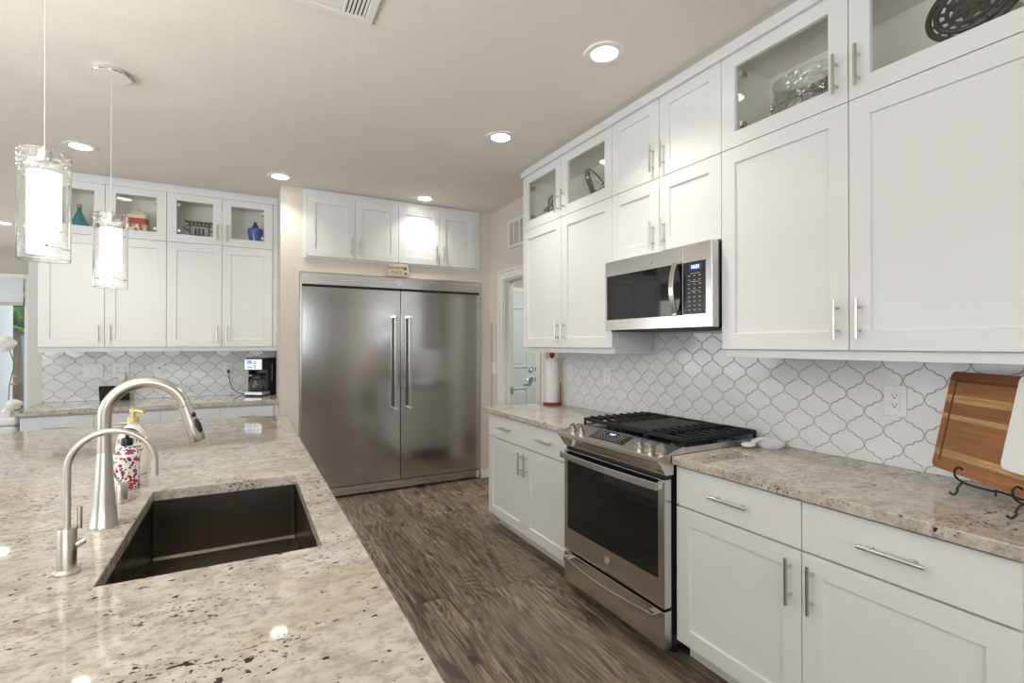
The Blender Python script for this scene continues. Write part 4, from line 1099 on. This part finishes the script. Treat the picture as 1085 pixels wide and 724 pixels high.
# white tray leaning on the board
MT=easel_mat(Vector((0,0,0)))
tl = M4@Vector((.285,-.0205,.072))
r = root('white_platter', tl, 'white rectangular platter with golden leaf design, propped against the cutting board', 'platter')
M5=M4.copy(); M5.translation=tl; r.matrix_world=M5
m = rboard(0,.30,-.015,.255,-.008,.006,.022)
obj('platter_body', m, CERAM, r, local=True, bevel=.004, seg=3)
m = MB()
GL = pbr('antique_gold_paint', (.30,.23,.09), .4, .4, vary=.25, scale=60)
for (cx,cy,a,L_,w_) in ((.103,.150,-2.6,.055,.012),(.105,.165,-2.95,.050,.011),(.108,.178,2.9,.045,.010),(.100,.138,-2.2,.045,.010),(.10,.08,2.3,.045,.012),(.11,.06,2.0,.05,.012),(.15,.12,.3,.06,.013),(.15,.15,.9,.05,.012),(.13,.17,1.7,.05,.011)):
    pts=[]
    for i in range(12):
        t=2*PI*i/12; ex,ey=L_/2*math.cos(t)+L_/2,w_*math.sin(t)
        pts.append((cx+ex*math.cos(a)-ey*math.sin(a),cy+ex*math.sin(a)+ey*math.cos(a)))
    m.prism(pts,lambda p,q,t:(p,t,q),-.0092,-.0080)
obj('leaf_design', m, GL, r, local=True)
# easel stand
def W4(u,v,w): return M4@Vector((u,-w,v))
r = root('display_easel', (1.98,.66,CT), 'black scrolled metal easel holding the cutting board', 'easel')
def arm(u):
    m = MB(); b0=W4(u,-.006,.016); fx=Vector((-.80,.60,0))
    zf = CT+.005
    P=[]
    c=W4(u,-.008,-.010); c.z=max(c.z,.915)
    # scroll: lip in front of board, then under it to the front foot
    lip=c+fx*.034
    P=[lip+Vector((0,0,.034))-fx*.010,lip+Vector((0,0,.041)),lip+fx*.011+Vector((0,0,.033)),lip+fx*.010+Vector((0,0,.014)),lip-fx*.004+Vector((0,0,.0)),lip-fx*.024+Vector((0,0,-.010)),lip-fx*.05+Vector((0,0,-.018)),lip-fx*.10+Vector((0,0,-.030))]
    m.tube(smooth(P),.0032,8)
    Q=[lip-fx*.010+Vector((0,0,-.004)),lip+fx*.004+Vector((0,0,-.022)),Vector((lip.x,lip.y,0))+fx*.004+Vector((0,0,zf+.010)),Vector((lip.x,lip.y,0))+fx*.016+Vector((0,0,zf)),Vector((lip.x,lip.y,0))+fx*.026+Vector((0,0,zf+.007))]
    m.tube(smooth(Q),.0032,8)
    return m,c
m1,c1=arm(.150); obj('scroll_arm', m1, BLACKM, r, smooth=True)
m2,c2=arm(.360); obj('scroll_arm', m2, BLACKM, r, smooth=True)
fx=Vector((-.80,.60,0))
m = MB(); b1=c1-fx*.066+Vector((0,0,-.005)); b2=c2-fx*.066+Vector((0,0,-.005)); b1.z=b2.z=.895
m.tube([b1,b2],.003,8)
for b_ in (b1,b2): m.tube([b_,Vector((b_.x,b_.y,CT+.004))],.003,8)
mid=(b1+b2)/2; m.tube([mid,mid-fx*.02+Vector((0,0,.10))],.003,8)
obj('rear_support', m, BLACKM, r, smooth=True)

# ---------------------------------------------------------------- far counter things
r = root('coffee_maker', (.135,5.10,CT), 'black and silver drip coffee maker in the corner of the far counter', 'coffee maker', rot=(0,0,-.62))
m = MB(); m.box(-.085,.085,.000,.115,.001,.345); m.box(-.085,-.070,-.06,.0,.012,.238); m.box(.070,.085,-.03,.0,.012,.238); m.box(-.085,.085,-.105,.0,.238,.345); m.box(-.085,.085,-.105,.0,.001,.012)
obj('body', m, BLACK, r, local=True, bevel=.006)
obj('front_panel', MB().box(-.084,.084,-.112,-.1055,.240,.335), STEELX, r, local=True, bevel=.002)
obj('base_band', MB().box(-.086,.086,-.112,.004,.0125,.042), STEELX, r, local=True, bevel=.003)
pn = obj('control_screen', MB().box(-.060,-.012,-.1145,-.1122,.292,.325), pbr('pale_blue_screen', (.35,.42,.8), .2, emit=(.3,.35,.9), es=.5, vary=0), r, local=True)
obj('clock_digits', text_mb('10',.024,lambda X,Y,Z:(X-.036,-.1147-Z,.3085+Y)), pbr('dark_blue_digits', (.02,.02,.25), .4), r, local=True)
m = MB()
for i in range(4): m.cyl((.015,-.1122,.258+.018*i),(.015,-.1145,.258+.018*i),.0055,n=12)
for i in range(2): m.cyl((-.045+.022*i,-.1122,.262),(-.045+.022*i,-.1145,.262),.006,n=12)
obj('button', m, BLACK, r, local=True)
obj('water_gauge', MB().box(.0855,.0868,.030,.042,.13,.29), pbr('grey_gauge', (.35,.35,.37), .2), r, local=True)
m = MB().lathe([(.052,.046),(.058,.052),(.060,.09),(.056,.13),(.042,.165),(.040,.178),(.038,.178),(.040,.164),(.054,.129),(.058,.09),(.056,.054),(.050,.048),(0,.048),(0,.046),(.052,.046)],(-.005,-.050,0),n=32)
obj('carafe', m, CLEAR, r, local=True, smooth=True)
m = MB().lathe([(0,.180),(.041,.180),(.042,.196),(.036,.202),(0,.202)],(-.005,-.050,0),n=28); m.lathe([(.0605,.150),(.052,.158),(.0505,.156),(.059,.149)],(-.005,-.050,0),n=28)
obj('carafe_lid', m, BLACK, r, local=True, smooth=True)
obj('carafe_handle', MB().tube([(-.044,-.070,.186),(-.085,-.098,.184),(-.094,-.104,.150),(-.088,-.100,.095),(-.066,-.085,.075)],.009,10), pbr('grey_handle_trim', (.55,.55,.56), .3), r, local=True, smooth=True)
m = MB(); Q=[(-.128,YB-.018,1.090),(-.126,YB-.045,1.075),(-.118,YB-.05,1.00),(-.095,YB-.055,.93),(-.05,YB-.06,.892),(.0,YB-.07,.880),(.06,YB-.06,.879)]
m.tube(Q,.0033,8); m.box(-.140,-.116,YB-.045,YB-.017,1.080,1.108)
thing('power_cord', m, BLACK, 'black power cord from the far outlet to the coffee maker', 'cord', smooth=True)
r = root('tablet', (-.945,5.19,CT), 'black smart display leaning on the far backsplash behind the faucet', 'tablet', rot=(.22,0,0))
m = rboard(-.10,.10,.002,.128,-.006,.006,.008); obj('casing', m, BLACK, r, local=True, bevel=.001)
obj('screen', MB().box(-.092,.092,-.0066,-.006,.010,.120), BGLASS, r, local=True)
obj('stand_foot', MB().box(-.05,.05,.006,.04,.010,.03), BLACK, r, local=True, bevel=.004)

# white bin at the far left, beyond the counter's end
r = root('white_bin', (-1.56,4.98,0), 'white lidded bin at the left end of the far counter', 'bin')
obj('bin_body', MB().box(-1.74,-1.43,4.78,5.20,.002,.76), pbr('white_bin_plastic', (.72,.75,.73), .35), r, bevel=.02)
obj('bin_lid', MB().box(-1.75,-1.425,4.77,5.21,.762,.82), pbr('white_bin_lid', (.78,.80,.78), .3), r, bevel=.015)

# ---------------------------------------------------------------- things behind glass (far cabinets); shelf top
SH = ZS+.0185
r = root('teal_glass_bottle', (-1.150,5.06,SH), 'round teal glass bottle with cork behind the left glass door of the far cabinets', 'bottle'); r.scale = (1,1,1.07)
m = MB().lathe([(0,0.0005),(.055,.0005),(.066,.010),(.070,.035),(.060,.075),(.035,.125),(.017,.165),(.014,.185),(.015,.200),(.012,.200),(.011,.185),(.012,.165),(0,.16)],(-1.150,5.06,SH),n=32)
obj('glass_body', m, pbr('teal_glass', (.02,.33,.38), .06, trans=.35), r, smooth=True)
obj('cork', MB().lathe([(0,.195),(.013,.195),(.016,.201),(.017,.225),(0,.226)],(-1.150,5.06,SH),n=20), pbr('cork', (.50,.33,.18), .8, vary=.2, scale=60), r)
def jarpat():
    t=NT('red_gold_painted_ceramic'); p=t.pos(); z=t.sep(p)[2]
    v=t.new('ShaderNodeTexVoronoi'); t.put(v.inputs['Vector'],p); v.inputs['Scale'].default_value=42
    rn=t.white(v.outputs['Position'])[0]
    c=t.ramp(rn,[(0,(.70,.58,.33)),(.45,(.42,.25,.05)),(.62,(.75,.66,.45)),(.80,(.05,.04,.03)),(.9,(.35,.03,.02))],'CONSTANT')
    band=t.math('MULTIPLY',t.math('GREATER_THAN',z,SH+.115),t.math('LESS_THAN',z,SH+.165))
    c=t.mix(band,c,(.40,.035,.025)); c=t.mix(t.math('GREATER_THAN',z,SH+.165),c,(.78,.68,.46))
    t.put(t.b.inputs['Base Color'],c); t.b.inputs['Roughness'].default_value=.25; return t.m
r = root('painted_canister', (-.775,5.06,SH), 'red and gold painted canister with lid behind the far cabinet glass', 'canister'); r.scale = (1,1,1.12)
obj('canister_body', MB().box(-.845,-.705,5.00,5.13,SH+.0005,SH+.185), jarpat(), r, bevel=.022, seg=4)
m = MB().box(-.815,-.735,5.03,5.10,SH+.186,SH+.205); m.sphere((-.775,5.065,SH+.214),.011,14)
obj('lid', m, pbr('cream_gold_lid', (.72,.60,.36), .3), r, bevel=.006)
m = MB()
for sg in (-1,1): m.tube([(-.775+sg*.072,5.06,SH+.12),(-.775+sg*.088,5.06,SH+.115),(-.775+sg*.088,5.06,SH+.08),(-.775+sg*.072,5.06,SH+.07)],.005,8)
obj('side_handle', m, pbr('gold_handle', (.6,.45,.2), .3), r, smooth=True)
# wrought basket / pagoda-like napkin rack
r = root('black_metal_rack', (-.345,5.06,SH), 'small black metal rack with scrolled rim behind the far cabinet glass', 'rack'); r.scale = (1,1,1.22)
m = MB(); x0,x1=-.415,-.275
m.box(x0-.035,x1+.035,5.045,5.075,SH+.150,SH+.158); m.box(x0-.02,x1+.02,5.045,5.075,SH+.128,SH+.134)
m.tube([(x0-.040,5.06,SH+.165),(x0-.030,5.06,SH+.155),(x0,5.06,SH+.150)],.004,8); m.tube([(x1+.040,5.06,SH+.165),(x1+.030,5.06,SH+.155),(x1,5.06,SH+.150)],.004,8)
for i in range(6): xx=x0+(x1-x0)*i/5; m.box(xx-.006,xx+.006,5.05,5.07,SH+.134,SH+.150)
obj('top_rail', m, BLACKM, r)
m = MB()
for q in ((x0,5.06),(x1,5.06)): m.box(q[0]-.005,q[0]+.005,q[1]-.005,q[1]+.005,SH+.0005,SH+.128)
m.box(x0,x1,5.055,5.065,SH+.060,SH+.067); m.box(x0,x1,5.02,5.10,SH+.0005,SH+.008)
for xx in (-.372,-.345,-.318): m.box(xx-.008,xx+.008,5.052,5.068,SH+.067,SH+.110)
m.tube([(x0,5.06,SH+.09),(x0-.035,5.06,SH+.10),(x0-.045,5.06,SH+.115)],.004,8); m.tube([(x1,5.06,SH+.09),(x1+.035,5.06,SH+.10),(x1+.045,5.06,SH+.115)],.004,8)
obj('frame', m, BLACKM, r)
r = root('blue_vase', (.085,5.06,SH), 'cobalt blue ginger jar with lid behind the rightmost far cabinet glass', 'vase'); r.scale = (1,1,1.12)
m = MB().lathe([(0,.0005),(.036,.0005),(.040,.010),(.046,.060),(.058,.110),(.064,.140),(.058,.160),(.030,.172),(.022,.178),(0,.178)],(.085,5.06,SH),n=32)
obj('body', m, pbr('cobalt_glaze', (.05,.12,.42), .06, vary=.5, scale=18), r, smooth=True)
obj('lid', MB().lathe([(0,.1785),(.026,.1785),(.026,.186),(.014,.194),(.012,.200),(.016,.206),(.012,.214),(0,.216)],(.085,5.06,SH),n=24), pbr('dark_cobalt_glaze', (.02,.04,.16), .1), r, smooth=True)
m = MB(); rs=random.Random(3)
for i in range(34): m.sphere((-.065+rs.uniform(-.055,.055),5.03+rs.uniform(-.03,.03),SH+.013+rs.uniform(0,.038)*1),rs.uniform(.007,.012),8)
thing('bead_garland', m, pbr('silver_beads', (.35,.33,.33), .15, .7, vary=.5, scale=50), 'heap of small silver and dark beads left of the blue ginger jar', 'beads', kind='stuff') if False else tag(obj('bead_garland', m, pbr('silver_beads', (.35,.33,.33), .15, .7, vary=.5, scale=50), smooth=True, kind='stuff'), 'heap of small silver and dark beads left of the blue ginger jar', 'beads')

# ---------------------------------------------------------------- things behind glass, range wall
def knot(c, R1, r1, p, q, n=120, sc=(1,1,1), tube=.010):
    pts=[]
    for i in range(n):
        t=2*PI*i/n; rr=R1+r1*math.cos(q*t)
        pts.append((c[0]+sc[0]*rr*math.cos(p*t)*.45,c[1]+sc[1]*rr*math.sin(p*t),c[2]+sc[2]*(r1*math.sin(q*t)+rr*math.cos(p*t)*.9)))
    return MB().tube(pts,tube,10,closed=True)
MIRROR = pbr('polished_silver', (.55,.53,.50), .06, 1, vary=0)
r = root('glass_knot', (2.00,3.085,SH), 'small twisted smoky glass knot behind the leftmost glass door of the range wall', 'sculpture')
obj('knot', knot((2.00,3.085,SH+.170),.050,.026,2,3,tube=.0090), pbr('smoky_glass', (.30,.34,.30), .04, trans=.45, vary=0), r, smooth=True)
obj('base', MB().lathe([(0,.0005),(.042,.0005),(.044,.006),(.020,.020),(.012,.060),(.016,.098),(0,.100)],(2.00,3.085,SH),n=28), CLEAR, r, smooth=True)
yz = [(2.36,2.45),(2.437,2.391),(2.479,2.363),(2.514,2.406),(2.551,2.449),(2.596,2.475),(2.636,2.469),(2.642,2.439),(2.605,2.387),(2.561,2.330),(2.503,2.308),(2.437,2.320),(2.36,2.300),(2.33,2.262),(2.37,2.236),(2.46,2.229),(2.58,2.229)]
m = MB(); pts = smooth([(1.99+.018*math.sin(k*1.1),a,b) for k,(a,b) in enumerate(yz)],6)
m.tube(pts,[.021]*len(pts),14,flat=(1.0,.62,(1,0,0)))
thing('silver_ribbon_sculpture', m, MIRROR, 'polished silver ribbon sculpture behind the second glass door of the range wall', 'sculpture', smooth=True)
# crystal bowl
r = root('crystal_bowl', (2.05,1.235,SH), 'large cut crystal bowl behind the glass door right of the microwave cabinet', 'bowl')
m = MB(); bm=m.bm; n=48
def cut(r_,z_,i,o=0): 
    s_=1+.02*(1 if (i%2) else -1)*(1 if .06<z_<.22 else 0)
    return r_*s_
prof=[(.0,.004),(.050,.004),(.060,.010),(.090,.045),(.112,.090),(.124,.140),(.132,.190),(.138,.245),(.141,.262),(.136,.262),(.132,.245),(.126,.190),(.118,.140),(.106,.092),(.085,.052),(.055,.018),(0,.014)]
rings=[]
for k,(r_,z_) in enumerate(prof):
    if r_==0: rings.append([bm.verts.new((2.075,1.235,SH+z_))])
    else:
        rings.append([bm.verts.new((2.075+.62*rr__*math.cos(2*PI*(i+(.5 if k%2 else 0))/n),1.235+rr__*math.sin(2*PI*(i+(.5 if k%2 else 0))/n),SH+z_)) for i in range(n) for rr__ in [r_*(1+(.022 if (i%3==0 and .02<z_<.22 and k<8) else 0))]])
for A,B in zip(rings,rings[1:]):
    for i in range(n):
        j=(i+1)%n
        if len(A)==1: bm.faces.new([A[0],B[i],B[j]])
        elif len(B)==1: bm.faces.new([A[i],A[j],B[0]])
        else: bm.faces.new([A[i],A[j],B[j]]); bm.faces.new([A[i],B[j],B[i]])
obj('bowl_glass', m, CRYSTAL, r)
r = root('silver_rimmed_dish', (1.955,1.19,SH), 'glass dish with twisted silver rim and ball handles in front of the crystal bowl', 'dish')
c=(1.932,1.180)
rim=[(c[0]+.045*math.cos(2*PI*i/48),c[1]+.115*math.sin(2*PI*i/48),SH+.100) for i in range(48)]
m = MB().tube(rim,.0032,8,closed=True)
for a in (2.2,PI+.3,.3,4.3):
    px,py=c[0]+.046*math.cos(a),c[1]+.118*math.sin(a); m.sphere((px,py,SH+.112),.008,12); m.sphere((px,py,SH+.098),.009,12); m.tube([(px,py,SH+.10),(px,py,SH+.04),(px*.5+c[0]*.5,py*.5+c[1]*.5,SH+.003)],.003,8)
obj('rim', m, MIRROR, r, smooth=True)
obj('dish_glass', MB().lathe([(0,.030),(.060,.032),(.095,.060),(.111,.096),(.108,.096),(.092,.063),(.058,.036),(0,.034)],(c[0],c[1],SH),n=36,sx=.38,sy=1), CRYSTAL, r, smooth=True)
# carved disc
r = root('carved_plate', (1.975,.66,SH), 'dark pierced metal plate with star pattern standing behind the glass nearest the camera', 'plate')
PEW = pbr('dark_pewter', (.085,.078,.070), .35, .7, vary=.3, scale=30)
Rk=.117; cz=SH+.190; tilt=.30
def PD(u,v,w): # disc frame: u along Y, v up
    return (1.975-w*math.cos(tilt)+ v*math.sin(tilt), .655+u, cz+v*math.cos(tilt)+w*math.sin(tilt))
def ringpts(rad,w,n=48): return [PD(rad*math.cos(2*PI*i/n),rad*math.sin(2*PI*i/n),w) for i in range(n)]
m = MB()
m.tube(ringpts(Rk,0),.009,10,closed=True); m.tube(ringpts(Rk-.022,0.002),.0085,10,closed=True); m.tube(ringpts(Rk-.048,.0),.0065,8,closed=True)
for i in range(16):
    a=2*PI*i/16; m.tube([PD((Rk-.044)*math.cos(a),(Rk-.044)*math.sin(a),0),PD((Rk-.004)*math.cos(a+.1),(Rk-.004)*math.sin(a+.1),0)],.0055,8)
obj('pierced_rim', m, PEW, r, smooth=True)
m = MB()
for i in range(8):
    a=2*PI*i/8+.2
    for da in (-.30,.30):
        m.tube([PD(0,0,.002),PD((Rk-.075)*math.cos(a+da*.9),(Rk-.075)*math.sin(a+da*.9),.004),PD((Rk-.048)*math.cos(a),(Rk-.048)*math.sin(a),.001)],[.012,.009,.005],8)
m.cyl(PD(0,0,-.003),PD(0,0,.010),.022,.016,n=20)
obj('star_centre', m, PEW, r, smooth=True)
m = MB()
for sg in (-1,1):
    m.tube([PD(sg*.045,-Rk+.015,.022),PD(sg*.045,-Rk-.004,.020),PD(sg*.045,-Rk-.016,.0),(1.99,.655+sg*.05,SH+.035),(1.955,.655+sg*.055,SH+.004)],.0035,8)
    m.tube([PD(sg*.045,-Rk-.016,0),(2.04,.655+sg*.05,SH+.06),(2.07,.655+sg*.05,SH+.004)],.0035,8)
m.tube([(2.04,.605,SH+.06),(2.04,.705,SH+.06)],.003,8)
obj('plate_stand', m, BLACKM, r, smooth=True)

# ---------------------------------------------------------------- nook: table with flowers
TW = pbr('white_table_paint', (.78,.77,.74), .35)
r = root('nook_table', (-2.25,6.6,0), 'pale round table in the nook at the left edge', 'table')
obj('table_top', MB().lathe([(0,.585),(.45,.585),(.46,.595),(.46,.61),(.45,.62),(0,.62)],(-2.35,6.6,0),n=48), TW, r, smooth=True)
obj('pedestal', MB().lathe([(.26,.001),(.26,.02),(.10,.04),(.045,.09),(.04,.5),(.09,.58),(0,.584)],(-2.35,6.6,0),n=32), TW, r, smooth=True)
r = root('orchid_vase', (-2.00,6.5,.62), 'white orchid in a pale vase on the nook table', 'flowers')
obj('vase', MB().lathe([(0,.001),(.035,.001),(.05,.03),(.05,.07),(.028,.105),(.030,.12),(.026,.12),(.024,.105),(0,.10)],(-2.00,6.5,.62),n=24), CERAM, r, smooth=True)
STM = pbr('orchid_stem_green', (.10,.20,.06), .6)
m = MB(); m.tube([(-2.00,6.5,.72),(-1.99,6.5,.95),(-1.95,6.48,1.15),(-1.99,6.48,1.30),(-2.01,6.47,1.34)],.004,8); m.tube([(-2.0,6.5,.72),(-1.96,6.49,.80)],.004,8)
obj('stem', m, STM, r)
PETAL = pbr('white_petal', (.88,.87,.85), .6)
def bloom(c,rad,n=10,seed=0):
    m=MB(); rs=random.Random(seed)
    for i in range(n):
        d_=Vector((rs.gauss(0,1),rs.gauss(0,1),rs.gauss(0,1))).normalized(); m.sphere(Vector(c)+d_*rad*.5,rad*.55,10,(1,1,.8))
    m.sphere(c,rad*.75,12); return m
obj('blossom', bloom((-2.01,6.47,1.345),.082,14,1), PETAL, r, smooth=True)
obj('blossom', bloom((-1.945,6.48,.765),.060,12,2), PETAL, r, smooth=True)
obj('blossom', bloom((-1.945,6.47,1.03),.022,6,3), pbr('tan_bud', (.45,.36,.22), .7), r, smooth=True)
obj('blossom', bloom((-1.955,6.47,.96),.020,6,4), pbr('tan_bud_pale', (.55,.45,.30), .7), r, smooth=True)
m = MB().tube([(-2.075+.05*math.cos(2*PI*i/24),6.35,.845+.042*math.sin(2*PI*i/24)) for i in range(24)],.004,8,closed=True); m.cyl((-2.075,6.35,.803),(-2.075,6.35,.64),.004); m.lathe([(0,.0205),(.03,.0205),(.03,.026),(0,.028)],(-2.075,6.35,.60),n=20)
thing('gold_ring_ornament', m, GOLD, 'thin gold ring ornament on the nook table at the left edge', 'ornament', smooth=True)
